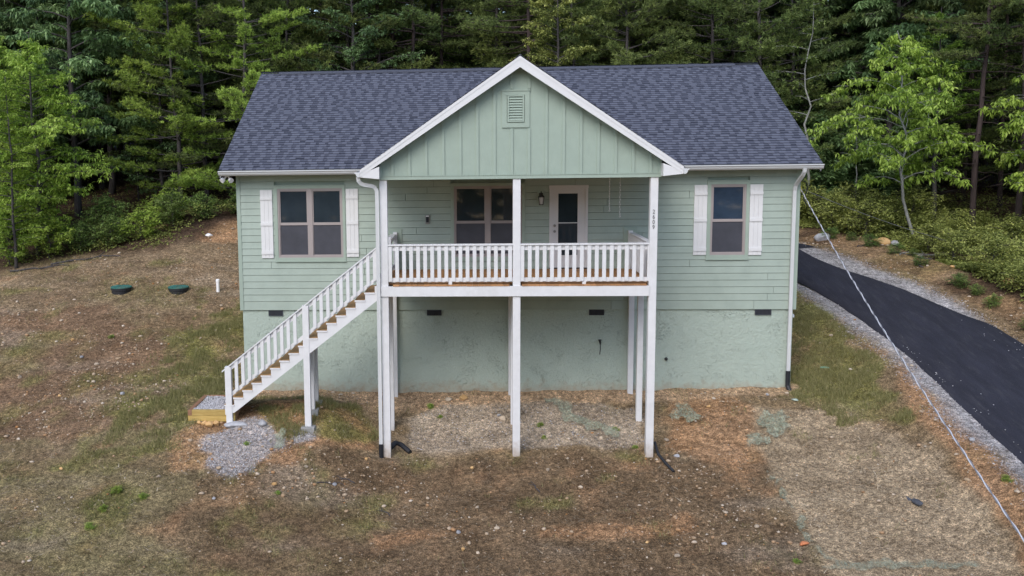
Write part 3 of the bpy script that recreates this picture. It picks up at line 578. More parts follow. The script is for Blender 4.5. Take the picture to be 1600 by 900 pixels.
# ridge vent with cap shingles
rv = MB(); x0_ = .255
while x0_ < 14.2:
    x1_ = min(x0_+.34, 14.231); e = random.uniform(0, .006)
    rv.prismx([(YR-.17, ZR-.015+e), (YR-.17, ZR-.055), (YR+.17, ZR-.055), (YR+.17, ZR-.015+e), (YR, ZR+.06+e)], x0_, x1_-.004); x0_ = x1_+.0
capm = mat_tone('ridge_cap', (.08, .087, .115), (.08, .087, .115), (.08, .087, .115), .9, .15, 25, .3)
hp('ridge_vent', rv, capm, roof)
hp('rake_board', MB().prismx([(YE, ZE-.06), (YE, ZE-.2), (YR, ZR-.23), (YR, ZR-.09)], XL-.001, XL+.024).prismx([(YE, ZE-.06), (YE, ZE-.2), (YR, ZR-.23), (YR, ZR-.09)], XR-.024, XR+.001), WHITE_TRIM, roof)
for (a, b) in ((XL+.024, 3.62), (10.97, XR-.024)):
    hp('soffit', MB().box(a, b, YE+.021, -.02, ZT-.022, ZT-.003), WHITE_TRIM, roof)
    hp('fascia', MB().box(a, b, YE, YE+.02, ZT-.03, ZE-.065), WHITE_TRIM, roof)
# gutters (K profile)
KP = [(0, 0), (-.055, 0), (-.085, .035), (-.095, .075), (-.125, .09), (-.125, .115), (-.112, .115), (-.112, .098), (-.082, .083), (-.072, .04), (-.05, .012), (-.01, .012), (-.01, .115), (0, .115)]
def strip_profile(m, ring0, ring1):
    n = len(ring0); b = len(m.v); m.v += list(ring0)+list(ring1)
    m.f += [(b+i, b+(i+1) % n, b+n+(i+1) % n, b+n+i) for i in range(n)]; m.m += [m.cm]*n; return m
def gutter(a, b):
    m = MB(); z = ZE-.150; y = YE-.002
    strip_profile(m, [(a, y+p, z+q) for p, q in KP], [(b, y+p, z+q) for p, q in KP])
    for X in (a, b): m.prismx([(y, z), (y-.055, z), (y-.085, z+.035), (y-.095, z+.075), (y-.125, z+.09), (y-.125, z+.115), (y, z+.115)], X-.003, X+.003)
    hp('gutter', m, GUTTER)
gutter(XL-.02, 3.50); gutter(11.05, XR+.03)
# ---- porch gable roof
PX, PZ, PY0, PY1 = 7.304, 5.186, -3.3, -.0
HWD = 3.64; SP = (PZ-2.67)/HWD
pr = grp('porch_roof')
def yv(z): return YE+(z-ZE)/SL        # where height z meets the main roof
for sx in (-1, 1):
    xe = PX+sx*HWD; L = math.hypot(HWD, PZ-2.67)
    m = MB(); e0 = (xe, PY0, 2.67); e1 = (xe, yv(2.67)+.1, 2.67); r0 = (PX, PY0, PZ); r1 = (PX, yv(PZ)+.1, PZ)
    dn = .045; m.add([e0, e1, r1, r0]+[(p[0], p[1], p[2]-dn) for p in (e0, e1, r1, r0)], [(0, 1, 2, 3), (7, 6, 5, 4), (0, 3, 7, 4), (0, 4, 5, 1), (3, 2, 6, 7), (1, 5, 6, 2)])
    hp('roof_deck', m, DARKM, pr)
    Vv = np.array([-sx*HWD/L, 0, (PZ-2.67)/L]); N = np.array([sx*(PZ-2.67)/L, 0, HWD/L])
    def clip(v, L=L):
        z = 2.67+(PZ-2.67)*min(v/L, 1); return (0, yv(z)+.08-PY0) if sx > 0 else (0, yv(z)+.08-PY0)
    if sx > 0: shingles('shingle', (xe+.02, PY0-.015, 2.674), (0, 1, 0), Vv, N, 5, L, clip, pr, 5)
    else:
        def clip2(v, L=L):
            z = 2.67+(PZ-2.67)*min(v/L, 1); return (8-(yv(z)+.08-PY0), 8)
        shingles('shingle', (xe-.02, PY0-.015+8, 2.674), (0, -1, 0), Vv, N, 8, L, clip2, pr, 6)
    # rake fascia, eave return, soffit
    hv = .235
    a_, b_ = (xe, 2.665), (PX, PZ-.004)
    hp('rake_board', MB().prism([a_, b_, (PX, PZ-hv), (xe, 2.665-hv*.55)] if sx < 0 else [b_, a_, (xe, 2.665-hv*.55), (PX, PZ-hv)], PY0-.004, PY0+.024), WHITE_TRIM, pr)
    hp('rake_moulding', MB().prism([(xe+sx*.01, 2.70), (PX, PZ+.012), (PX, PZ-.055), (xe, 2.62)] if sx < 0 else [(PX, PZ+.012), (xe+sx*.01, 2.70), (xe, 2.62), (PX, PZ-.055)], PY0-.012, PY0-.0045), WHITE_TRIM, pr)
    x1_ = PX+sx*3.2
    hp('eave_return', MB().prism([(xe, 2.535), (x1_, 2.49), (x1_, 2.67+(HWD-3.2)*SP-.2), (xe, 2.60)] if sx < 0 else [(x1_, 2.49), (xe, 2.535), (xe, 2.60), (x1_, 2.67+(HWD-3.2)*SP-.2)], PY0+.002, -.62), WHITE_TRIM, pr)
    s0, s1 = (PX+sx*3.2, PZ-3.2*SP), (PX, PZ)
    hp('soffit', MB().prism([(s0[0], s0[1]-.046), (s1[0], s1[1]-.046), (s1[0], s1[1]-.062), (s0[0], s0[1]-.062)], PY0+.025, -2.99), WHITE_TRIM, pr)
    y0_ = PY0-.01; gx = xe+sx*.002
    m = MB(); zg = 2.535
    strip_profile(m, [(gx-sx*p*-1 if False else gx+sx*(-p), y0_, zg+q) for p, q in KP], [(gx+sx*(-p), -.62, zg+q) for p, q in KP])
    m.prism([(gx, zg), (gx+sx*.055, zg), (gx+sx*.085, zg+.035), (gx+sx*.095, zg+.075), (gx+sx*.125, zg+.09), (gx+sx*.125, zg+.115), (gx, zg+.115)], y0_-.004, y0_+.004)
    hp('gutter', m, GUTTER)
gb = MB(); yy = PY0-.02
hp('ridge_cap', MB().prism([(PX-.16, PZ-.16*SP+.03), (PX, PZ+.03), (PX+.16, PZ-.16*SP+.03), (PX, PZ+.055)], PY0+.0, 4.4), capm, pr)
# gable wall: panels and battens
gw = grp('porch_gable')
GX0, GX1, GZ0, GY = 4.09, 10.518, 2.462, -2.99
def gtop(x): return PZ-.05-abs(x-PX)*SP
hp('gable_panel', MB().prism([(GX0, GZ0), (GX1, GZ0), (GX1, gtop(GX1)), (PX, gtop(PX)), (GX0, gtop(GX0))], GY, GY+.10), GREENT, gw)
hp('base_band', MB().box(GX0-.012, GX1+.012, GY-.022, GY-.0005, GZ0-.003, GZ0+.085), GREENT, gw)
hp('base_band', MB().box(GX0-.014, GX1+.014, GY-.034, GY-.0225, GZ0+.078, GZ0+.1), GREENT, gw)
bx_ = GX0+.02; xb = [GX0+.03]+[PX-.17+.392*k for k in range(-8, 9)]+[GX1-.03]
for x in xb:
    if not GX0+.02 <= x <= GX1-.02: continue
    lo = GZ0+.1
    segs = [(lo, gtop(x)-.02)]
    if 6.90 < x < 7.55: segs = [(lo, 3.60), (4.49, gtop(x)-.02)]
    for a, b in segs:
        if b-a > .05: hp('batten', MB().box(x-.032, x+.032, GY-.030, GY-.0005, a, b), GREENT, gw)
gv = grp('gable_vent')
a, b, c, d = 6.912, 7.538, 3.62, 4.462
hp('vent_trim', MB().box(a, b, GY-.03, GY-.0006, d-.11, d).box(a, b, GY-.03, GY-.0006, c, c+.11).box(a, a+.11, GY-.029, GY-.0006, c+.11, d-.11).box(b-.11, b, GY-.029, GY-.0006, c+.11, d-.11).box(a-.012, b+.012, GY-.045, GY-.0303, d-.02, d+.014), GREENT, gv)
a += .125; b -= .125; c += .125; d -= .115
hp('vent_frame', MB().box(a, b, GY-.05, GY-.001, d-.03, d).box(a, b, GY-.05, GY-.001, c, c+.035).box(a, a+.035, GY-.049, GY-.001, c+.035, d-.03).box(b-.035, b, GY-.049, GY-.001, c+.035, d-.03), GREENT, gv)
nl = 9
for i in range(nl):
    z = c+.04+(d-c-.075)*i/nl; h_ = (d-c-.075)/nl
    hp('louver', MB().prismx([(GY-.045, z), (GY-.008, z+h_*.8), (GY-.008, z+h_*.95), (GY-.045, z+h_*.2)], a+.036, b-.036), GREENT, gv)
# porch ceiling and inner beam
hp('porch_ceiling', MB().box(4.1, 10.5, -2.85, -.02, 2.52, 2.545), WHITE)
hp('side_beam', MB().box(4.1, 4.24, -2.89, -.02, 2.44, 2.519).box(10.34, 10.5, -2.89, -.02, 2.44, 2.519), GREENT)
hp('porch_side_wall', MB().box(4.105, 4.16, -2.88, -.02, 2.545, 2.75).box(10.44, 10.495, -2.88, -.02, 2.545, 2.75), GREENT)

# ---- deck
PXS = [4.166, 7.253, 10.372]; PH = .0875
deck = grp('porch_deck')
x = 4.085; i = 0
while x < 10.4:
    x1 = min(x+.137, 10.44); z = random.uniform(-.0015, .0015); yf = -3.03+random.uniform(-.004, .004)
    segs = [(yf, -.02)]
    for px in PXS:                         # notch the boards round the posts
        if x1 > px-PH and x < px+PH: segs = [(-2.905+.11, -.02)]
    if x1 > 7.253-PH and x < 7.253+PH: segs = [(-2.76, -.02)]
    for (p, q) in segs: hp('deck_board', MB().box(x, x1, p, q, -.03+z, z), DECKW, deck)
    x = x1+.006
hp('rim_beam', MB().box(4.078, 10.284, -3.02, -2.985, -.272, -.032), WHITE, deck)
hp('side_beam', MB().box(4.08, 4.12, -2.80, -.02, -.272, -.034).box(10.42, 10.46, -2.80, -.02, -.272, -.034), WHITE, deck)
hp('joist', MB().box(4.13, 10.41, -1.52, -1.46, -.27, -.05).box(4.13, 10.41, -.1, -.05, -.27, -.05), WHITE, deck)
for k in range(15):
    xj = 4.35+k*.42; hp('joist', MB().box(xj, xj+.038, -2.98, -1.525, -.23, -.036).box(xj, xj+.038, -1.455, -.105, -.23, -.036), TREADW, deck)
for px in PXS:
    zb = h1(px, -2.9)-.12
    top = 2.458
    if px > 10: hp('porch_post', MB().box(px-PH, px+PH, -2.985, -2.81, zb, top), POSTW, bevel=.004)
    else: hp('porch_post', MB().box(px-PH, px+PH, -2.984, -2.809, zb, -.273).box(px-PH, px+PH, -2.984, -2.809, -.273, top), POSTW, bevel=.004)
    for py, w_ in ((-1.45, .07), (-.1, .07)):
        hp('support_post', MB().box(px-w_, px+w_, py-w_, py+w_, h1(px, py)-.15, -.05), POSTW, bevel=.004)
def front_rail(xa, xb, x_first, pitch, n):
    r = grp('front_railing')
    hp('top_rail', MB().box(xa, xb, -2.985, -2.835, .915, .950), WHITE, r, bevel=.003)
    hp('top_rail', MB().box(xa, xb, -2.93, -2.892, .800, .914), WHITE, r)
    hp('bottom_rail', MB().box(xa, xb, -2.93, -2.892, .056, .156), WHITE, r)
    for i in range(n):
        xx = x_first+i*pitch; hp('baluster', MB().box(xx-.043, xx+.043, -2.968, -2.9305, .075, .905), WHITE, r)
    hp('rail_block', MB().box((xa+xb)/2-.04, (xa+xb)/2+.04, -2.95, -2.88, .001, .055), WHITE, r)
front_rail(PXS[0]+PH, PXS[1]-PH, 4.30, .1648, 18)
front_rail(PXS[1]+PH, PXS[2]-PH, 7.385, .1708, 18)
def side_rail(xc, ya, yb, newel):
    r = grp('side_railing')
    hp('top_rail', MB().box(xc-.07, xc+.07, ya, yb, .915, .950), WHITE, r, bevel=.003)
    hp('top_rail', MB().box(xc-.019, xc+.019, ya, yb, .80, .914), WHITE, r)
    hp('bottom_rail', MB().box(xc-.019, xc+.019, ya, yb, .056, .156), WHITE, r)
    n = int((yb-ya)/.165)
    for i in range(n):
        yy = ya+.1+i*.165; hp('baluster', MB().box(xc-.057, xc-.0195, yy-.043, yy+.043, .075, .905), WHITE, r)
    if newel is not None: hp('newel_post', MB().box(xc-.06, xc+.06, newel-.06, newel+.06, .001, 1.02), WHITE, r)
side_rail(10.36, -2.81, -.12, None); side_rail(4.17, -1.60, -.12, -1.66)
for xc in (10.33, 4.22):
    hp('rail_wall_block', MB().box(xc-.17, xc+.17, -.045, -.006, .0, 1.08), GREENT)
    hp('wall_newel', MB().box(xc-.05 if xc < 5 else xc-.06, xc+.05, -.14, -.046, .001, 1.0), WHITE)
# ---- stairs
st = grp('stairs'); RISE, RUN, NT = .182, .2303, 16
def nose(k): return 3.93-RUN*k+.0      # left end of tread level k (k = 0 is the deck)
YS0, YS1 = -2.985, -1.70
poly = [(4.075, -.035)]
for k in range(0, NT+1):
    xl = nose(k); z = -RISE*k-.03; xr = nose(k-1) if k else 4.075
    if k: poly.append((xr, z))
    poly.append((xl, z))
for yy0 in (YS0+.012, -2.36, YS1-.04):
    pts_ = list(poly)+[(nose(NT), -3.36), (nose(NT)+.12, -3.36), (4.075, -.56)]
    m = MB(); n = len(pts_)
    # stringer as a row of vertical slices so that the saw-tooth outline stays clean
    def zlow(x): return max(-3.40, -.56-(4.075-x)*(RISE/RUN)) if x > nose(NT)+.1 else -3.33
    for k in range(0, NT+1):
        xl = nose(k); xr = nose(k-1) if k else 4.075; zt = -RISE*k-.032
        za, zb_ = -.30-(4.075-xl)*.779, -.30-(4.075-xr)*.779
        za = max(za, -3.16); zb_ = max(zb_, -3.16)
        m.prism([(xl, za), (xr, zb_), (xr, zt), (xl, zt)], yy0, yy0+.04)
    hp('stringer', m, WHITE, st)
for k in range(1, NT+1):
    xl, xr = nose(k)-.02, nose(k-1)+.02; z = -RISE*k
    hp('tread', MB().box(xl, xr-.022, YS0+.0, YS1, z-.031, z), TREADW, st)
    hp('tread_edge', MB().box(xl, xr-.022, YS0-.004, YS0-.0005, z-.036, z+.002), WHITE, st)
    hp('riser', MB().box(nose(k-1)-.0, nose(k-1)+.018, YS0+.054, YS1-.05, z+.001, z+RISE-.032), TREADW, st)
hp('riser', MB().box(nose(NT), nose(NT)+.018, YS0+.054, YS1-.05, -3.07, -RISE*NT-.033), TREADW, st)
for py in (-2.915, -2.33, -1.75): 
    zt = -.30-(4.075-2.34)*.779+.10
    hp('stair_post', MB().box(2.19, 2.34, py-.07, py+.07, h1(2.26, py)+.03, zt), WHITE, st, bevel=.004)
    hp('post_footing', MB().box(2.10, 2.43, py-.17, py+.17, h1(2.26, py)-.15, h1(2.26, py)+.03), CONC, st, bevel=.012)
def stair_rail(yc):
    r = grp('stair_railing')
    def zt(x): return .90-(3.99-x)*.786
    hp('newel_post', MB().box(.27, .42, yc-.075, yc+.075, -3.38 if yc < -2 else -3.1, zt(.35)-.02), WHITE, r, bevel=.004)
    hp('newel_post', MB().box(2.19, 2.34, yc-.075, yc+.055, zt(2.26)-1.1, zt(2.26)-.03), WHITE, r, bevel=.004)
    xa, xb = .20, PXS[0]-PH-.002
    hp('top_rail', MB().prism([(xa, zt(xa)-.035), (xb, zt(xb)-.035), (xb, zt(xb)), (xa, zt(xa))], yc-.07, yc+.07), WHITE, r)
    for (p, q) in ((.42, 2.19), (2.34, xb)):
        hp('top_rail', MB().prism([(p, zt(p)-.155), (q, zt(q)-.155), (q, zt(q)-.036), (p, zt(p)-.036)], yc-.019, yc+.019), WHITE, r)
        hp('bottom_rail', MB().prism([(p, zt(p)-.80), (q, zt(q)-.80), (q, zt(q)-.69), (p, zt(p)-.69)], yc-.019, yc+.019), WHITE, r)
    for i in range(22):
        xx = .55+i*.1612
        if 2.10 < xx < 2.43 or xx > xb-.03: continue
        hp('baluster', MB().prism([(xx-.04, zt(xx-.04)-.77), (xx+.04, zt(xx+.04)-.77), (xx+.04, zt(xx+.04)-.04), (xx-.04, zt(xx-.04)-.04)], yc-.057, yc-.0195), WHITE, r)
stair_rail(-2.91)
# ---- downspouts
def rect_pipe(name, pts_, w_, d_, mat, ribs=True, **k):
    m = MB(); P_ = [Vector(p) for p in pts_]; rings = []
    for i, p in enumerate(P_):
        t = (P_[min(i+1, len(P_)-1)]-P_[max(i-1, 0)]).normalized(); ay = Vector((0, 1, 0)); ax = ay.cross(t).normalized(); ay = t.cross(ax).normalized(); ring = []
        for (a, b) in ((-1, -1), (-.6, -1), (-.5, -.86), (-.1, -.86), (0, -1), (.1, -.86), (.5, -.86), (.6, -1), (1, -1), (1, 1), (-1, 1)): ring.append(p+ax*a*w_/2+ay*b*d_/2)
        rings.append(ring)
    for a, b in zip(rings[:-1], rings[1:]): strip_profile(m, [tuple(q) for q in a], [tuple(q) for q in b])
    for rgx in (rings[0], rings[-1]): m.add(rgx, [tuple(range(len(rgx)))])
    return hp(name, m, mat, **k)
rect_pipe('downspout', [(3.61, -3.24, 2.54), (3.62, -3.23, 2.46), (3.66, -3.2, 2.40), (3.74, -3.16, 2.36), (3.90, -3.08, 2.33), (3.97, -3.05, 2.30), (4.02, -3.04, 2.22), (4.025, -3.03, 2.0), (4.025, -3.03, -3.9)], .085, .06, GUTTER)
hp('drain_boot', MB().tube([(4.025, -3.03, -3.84), (4.025, -3.03, -4.25)], .055, 12), BLACK)
rect_pipe('downspout', [(14.50, -.56, 2.56), (14.50, -.54, 2.47), (14.49, -.46, 2.38), (14.46, -.22, 2.22), (14.44, -.12, 2.12), (14.43, -.075, 1.98), (14.43, -.072, -2.78)], .085, .065, GUTTER)
hp('drain_boot', MB().tube([(14.43, -.075, -2.70), (14.43, -.075, -3.0), (14.43, -.08, -3.1), (14.46, -.14, -3.2), (14.5, -.2, -3.28)], .058, 12), BLACK)
hp('outlet_box', MB().box(3.50, 3.66, -.63, -.5, 2.62, 2.76), WHITE_TRIM)

# ------------------------------------------------------------------ things on the house
def at(name, x, y, z, **k): return empty(name, (x, y, z), **k)
def lp(root, name, mb, mat, **k):              # a part written in its thing's local coordinates
    return mb.build(name, mat, root, **k)
ln = at('wall_lantern', 8.025, -.02, 1.86, label='small black lantern mounted on the siding left of the front door', cat='wall lamp')
lp(ln, 'mounting_block', MB().box(-.09, .09, -.012, .018, -.16, .2), GREENT)
lp(ln, 'back_plate', MB().box(-.05, .05, -.035, -.0125, -.06, .13), DARKM)
lp(ln, 'lamp_arm', MB().tube([(0, -.03, .1), (0, -.08, .16), (0, -.13, .14), (0, -.13, .09)], .012, 6), DARKM)
lp(ln, 'lamp_roof', MB().lathe([(.085, .02), (.08, .04), (.045, .075), (.03, .085), (.02, .12), (.008, .13)], 0, -.13, 6), DARKM)
lp(ln, 'lamp_glass', MB().lathe([(.045, -.16), (.06, .02)], 0, -.13, 6), mat_glass('frosted_glass', (.45, .45, .46), .2))
lp(ln, 'lamp_cage', MB().lathe([(.055, -.18), (.055, -.162), (.03, -.161)], 0, -.13, 6).tube([(.05, -.17, -.17), (.065, -.18, .02)], .006, 4).tube([(-.05, -.17, -.17), (-.065, -.18, .02)], .006, 4).tube([(.05, -.09, -.17), (.065, -.08, .02)], .006, 4).tube([(-.05, -.09, -.17), (-.065, -.08, .02)], .006, 4), DARKM)
th = at('wall_gauge', 5.07, -.02, 1.32, label='small black and silver gauge fixed to the siding left of the porch window', cat='gauge')
lp(th, 'gauge_case', MB().box(-.055, .055, -.03, .0, -.12, .12), NICK, bevel=.01)
lp(th, 'gauge_face', MB().box(-.036, .036, -.034, -.0305, -.075, .07), BLACK)
lp(th, 'gauge_cap', MB().box(-.036, .036, -.036, -.0305, .075, .105), PIPEW)
fl = at('flood_light', -.16, -.30, 2.53, label='white twin-headed floodlight under the left end of the eave', cat='floodlight')
lp(fl, 'light_base', MB().lathe([(.06, -.03), (.06, .01)], 0, 0, 14), PIPEW)
for s_ in (-1, 1):
    h_ = lp(fl, 'light_head', MB().tube([(s_*.03, 0, -.03), (s_*.07, -.03, -.07), (s_*.085, -.05, -.085), (s_*.13, -.10, -.13)], [.018, .02, .055, .07], 12), PIPEW)
for (x, z1, z2, lb) in ((9.66, 2.46, 1.55, 'shorter of the two thin pale chains hanging over the porch'), (9.92, 2.46, 1.40, 'longer of the two thin pale chains hanging over the porch')):
    ch = at('hanging_chain', x, -.9, z2, label=lb, cat='chain'); m = MB(); z = z2+.05
    m.tube([(0, 0, .05), (0, 0, z1-z2+.06)], .004, 5)
    for k in range(14): m.tube([(.008*(-1)**k, 0, .06+k*.06), (.008*(-1)**k, 0, .10+k*.06)], .006, 4)
    lp(ch, 'chain', m, PIPEW); lp(ch, 'hook', MB().tube([(0, 0, .05), (.02, 0, .02), (0, 0, 0), (-.02, 0, .02)], .007, 5), PIPEW)
fc = at('outdoor_faucet', 9.585, .02, -1.93, label='black frost-free faucet with a dangling hose stub on the foundation', cat='faucet')
lp(fc, 'faucet_body', MB().tube([(0, 0, 0), (0, -.09, 0), (0, -.12, -.03), (0, -.12, -.07)], [.03, .028, .024, .02], 8), DARKM)
lp(fc, 'handle', MB().lathe([(.045, .03), (.045, .045)], 0, -.07, 10).tube([(0, -.07, 0), (0, -.07, .035)], .01, 6), DARKM)
lp(fc, 'hose_stub', MB().tube([(0, -.12, -.07), (.004, -.12, -.2), (-.01, -.11, -.34)], .012, 6), DARKM)
st_ = at('pipe_stub', 11.32, .02, -2.41, label='short dark pipe stub poking out of the foundation right of the porch', cat='pipe')
lp(st_, 'pipe', MB().tube([(0, .01, 0), (0, -.07, 0)], .03, 10), DARKM); lp(st_, 'collar', MB().tube([(0, .005, 0), (0, -.012, 0)], .045, 10), DARKM)
mb_ = at('meter_stub', 14.53, .3, -1.28, label='small white fitting on the right end of the foundation', cat='fitting')
lp(mb_, 'fitting', MB().tube([(0, 0, 0), (.07, 0, 0), (.09, 0, -.02), (.09, 0, -.07)], .04, 10), PIPEW)
# house number, one digit below the other on the right-hand post
for i, dgt in enumerate('2609'):
    cu = bpy.data.curves.new('digit', 'FONT'); cu.body = dgt; cu.size = .135; cu.extrude = .004; cu.align_x = 'CENTER'; cu.resolution_u = 4; cu.offset = -.001
    tmp = bpy.data.objects.new('tmp', cu); C.objects.link(tmp); bpy.context.view_layer.update()
    me = bpy.data.meshes.new_from_object(tmp.evaluated_get(bpy.context.evaluated_depsgraph_get())); bpy.data.objects.remove(tmp)
    me.name = 'house_number'; me.materials.clear(); me.materials.append(BLACK)
    o = bpy.data.objects.new('house_number', me); C.objects.link(o); o.parent = house
    o.location = (10.365-7.3, -2.991, 1.625-.118*i+3.3); o.rotation_euler = (R(90), 0, 0); o.scale = (.82, 1, 1)

# service cable from the right corner of the house down over the yard
cb = at('service_cable', 14.66, .25, 2.06, label='twisted silver service cable running from the house corner down across the driveway', cat='cable')
A = Vector((0, 0, 0)); B = Vector((12.17, -15, -.98))-Vector((14.66, .25, 2.06)); B = B*1.25
for ph in (0, math.pi):
    m = MB(); N_ = 400; pp = []
    for i in range(N_+1):
        t = i/N_; p = A.lerp(B, t); p.z -= .28*4*t*(1-t); p += Vector((.008*math.cos(t*200+ph), 0, .008*math.sin(t*200+ph))); pp.append(p)
    m.tube(pp, .0075, 5); lp(cb, 'cable_strand', m, paint('cable_grey' if ph else 'cable_silver', (.22, .22, .24) if ph else (.62, .62, .66), .1, .5, 9))
lp(cb, 'insulator', MB().tube([(-.05, -.05, .1), (-.01, -.02, .02), (.02, -.1, -.12)], [.014, .04, .03], 8), paint('yellow_insulator', (.65, .5, .03), .1, .5, 5))
lp(cb, 'wire_loop', MB().tube([(-.05, -.02, .1), (.05, 0, .16), (.16, 0, .12), (.2, 0, -.05), (.1, -.05, -.3), (.06, -.4, -.45)], .012, 6), DARKM)
tw = at('thin_wire', 14.66, .35, 2.05, label='thin dark wire running from the house corner off into the woods', cat='wire')
m = MB(); E0 = Vector((27.8, 14, -.9))-Vector((14.66, .35, 2.05)); lp(tw, 'wire', MB().tube([E0*(i/24)*1.3-Vector((0, 0, .5*4*(i/24)*(1-i/24))) for i in range(25)], .007, 5), paint('wire_grey', (.25, .24, .24), .1, .6, 5))

# ------------------------------------------------------------------ things in the yard
lb_ = at('landing_box', -.1, -2.1, -3.4, label='timber box filled with grey gravel at the foot of the stairs', cat='landing')
bx0, bx1, by0, by1, zt_ = -.60, .56, -.80, .72, .33
for i, (z0_, z1_) in enumerate(((.05, .19), (.194, zt_))):
    lp(lb_, 'front_timber', MB().box(bx0+(0 if i == 0 else .10), bx1, by0, by0+.1, z0_, z1_), TIMBER, bevel=.006)
    lp(lb_, 'side_timber', MB().box(bx0, bx0+.1, by0+.101 if i == 0 else by0, by1, z0_, z1_), TIMBERD, bevel=.006)
    lp(lb_, 'side_timber', MB().box(bx1-.1, bx1, by0+.101, by1, z0_, z1_), TIMBERD, bevel=.006)
    lp(lb_, 'back_timber', MB().box(bx0+.101, bx1-.101, by1-.1, by1-.001, z0_, z1_-.002), TIMBERD, bevel=.006)
lp(lb_, 'block_base', MB().box(bx0+.01, bx0+.45, by0+.01, by0+.3, -.08, .049), CONC)
gx, gy = rg.uniform(bx0+.1, bx1-.1, 2600), rg.uniform(by0+.1, by1-.1, 2600)
V = OCT_V[None]*rg.uniform(.009, .02, (2600, 1, 1))*(1+rg.uniform(-.3, .3, (2600, 6, 1))); V[..., 0] += gx[:, None]; V[..., 1] += gy[:, None]; V[..., 2] += (zt_-.03+rg.uniform(-.005, .012, 2600)+.03*fbm(gx, gy, 3, 3, 3))[:, None]
Fq = (OCT_F[None]+(np.arange(2600)*6)[:, None, None]).reshape(-1, 3)
npmesh('gravel_fill', V.reshape(-1, 3), Fq, GRAV, attr=np.repeat(np.clip(rg.normal(.6, .2, 2600), 0, 1), 6), kind='stuff').parent = lb_
lp(lb_, 'fill_bed', MB().box(bx0+.1, bx1-.1, by0+.1, by1-.1, .0, zt_-.05), CONC)
# flat footing slab below the newel
def rock_mesh(name, sx, sy, sz, seed, mat, sub=3):
    import bmesh
    bm = bmesh.new(); bmesh.ops.create_icosphere(bm, subdivisions=sub, radius=1); r_ = np.random.RandomState(seed); k = r_.uniform(-1, 1, (7, 3)); k /= np.linalg.norm(k, axis=1)[:, None]; d = r_.uniform(.55, .9, 7)
    from mathutils import noise as mn
    for v in bm.verts:
        p = v.co.copy()
        for q, dd in zip(k, d):
            e = p.x*q[0]+p.y*q[1]+p.z*q[2]
            if e > dd: p -= Vector(q)*(e-dd)
        p *= 1+.12*mn.noise(p*1.8+Vector((seed, 0, 0)))+.05*mn.noise(p*5+Vector((seed, 3, 0))); v.co = Vector((p.x*sx, p.y*sy, p.z*sz))
    me = bpy.data.meshes.new(name); bm.to_mesh(me); bm.free(); me.materials.append(mat); me.polygons.foreach_set('use_smooth', [True]*len(me.polygons)); return me
def rock(name, x, y, s, seed, mat, sink=.3, rot=0, **k):
    o = bpy.data.objects.new(name, rock_mesh(name, s[0], s[1], s[2], seed, mat)); C.objects.link(o); o.location = (x, y, h1(x, y)+s[2]*(1-2*sink)); o.rotation_euler = (0, 0, rot); return tag(o, **k)
rock('boulder', 20.7, 9.9, (.34, .22, .16), 3, ROCKO, label='long orange-tan boulder at the edge of the undergrowth', cat='boulder')
rock('boulder', 21.15, 9.8, (.15, .14, .13), 5, ROCKG, label='grey boulder right beside the orange-tan one', cat='boulder')
rock('boulder', 19.2, 11.3, (.34, .25, .2), 7, ROCKG, .35, .3, label='low blue-grey boulder behind the house corner above the driveway', cat='boulder')
rock('boulder', 21.5, 3.9, (.17, .15, .13), 9, ROCKO, label='round yellow rock on the bank close above the driveway', cat='boulder')
rock('boulder', 22.6, 5.15, (.19, .16, .12), 11, ROCKO, label='tan rock half hidden in the weeds up the bank', cat='boulder')
rock('flat_stone', .50, -3.02, (.30, .2, .07), 13, ROCKG, .35, label='flat grey stone slab under the bottom newel post', cat='stone')
rock('flat_stone', 1.15, -3.0, (.11, .09, .10), 15, ROCKG, .3, label='pale jagged grey rock at the end of the flat slab', cat='stone')
rock('clay_fragment', 12.7, -6.74, (.13, .07, .05), 17, ORANGE, .2, .5, label='orange-red clay fragment near the lower right corner', cat='fragment')
for i, (x, y, s_) in enumerate(((-.28, -2.96, .09), (-.13, -3.02, .12), (.02, -2.97, .1), (-.4, -2.97, .07))):
    rock('prop_stone', x, y, (s_, s_*.8, s_*.7), 20+i, ROCKO, .25, i, label='tan stone wedged under the front of the landing box', cat='stone', group='tan stones wedged under the landing box')
px_rocks = [(5.6, -.45, .16), (6.0, -.40, .22), (7.0, -1.25, .17), (6.9, -1.1, .09), (9.35, -2.2, .10), (8.5, -.5, .08), (10.9, -2.3, .12), (11.0, -3.0, .12), (7.95, -3.6, .09), (6.2, -3.3, .10), (6.3, -5.1, .09), (5.9, -6.1, .10), (6.7, -5.9, .1), (6.0, -6.75, .09), (6.3, -6.8, .08),
            (3.1, -4.6, .10), (2.4, -4.2, .09), (1.8, -4.9, .11), (2.6, -5.3, .09), (.6, -5.6, .08), (-.8, -5.0, .09), (-3.2, -4.6, .09), (-4.4, .9, .13), (-5.0, 1.3, .11), (-4.1, -.2, .12), (-5.7, 2.4, .12), (-3.3, .8, .1), (-3.0, -1.0, .11), (-6.4, .3, .12), (-4.8, -.8, .1),
            (12.0, -6.0, .1), (11.2, -6.6, .09), (10.2, -7.0, .12), (9.7, -6.5, .08), (8.6, -4.4, .1), (13.8, -.5, .09), (14.3, -.45, .1), (12.2, -1.0, .11), (16.9, -2.6, .1), (17.0, -4.3, .11), (16.9, -6.3, .1), (21.6, 6.6, .13), (21.9, 2.6, .12), (21.2, 7.9, .11), (4.5, -4.3, .08), (3.7, -3.3, .09)]
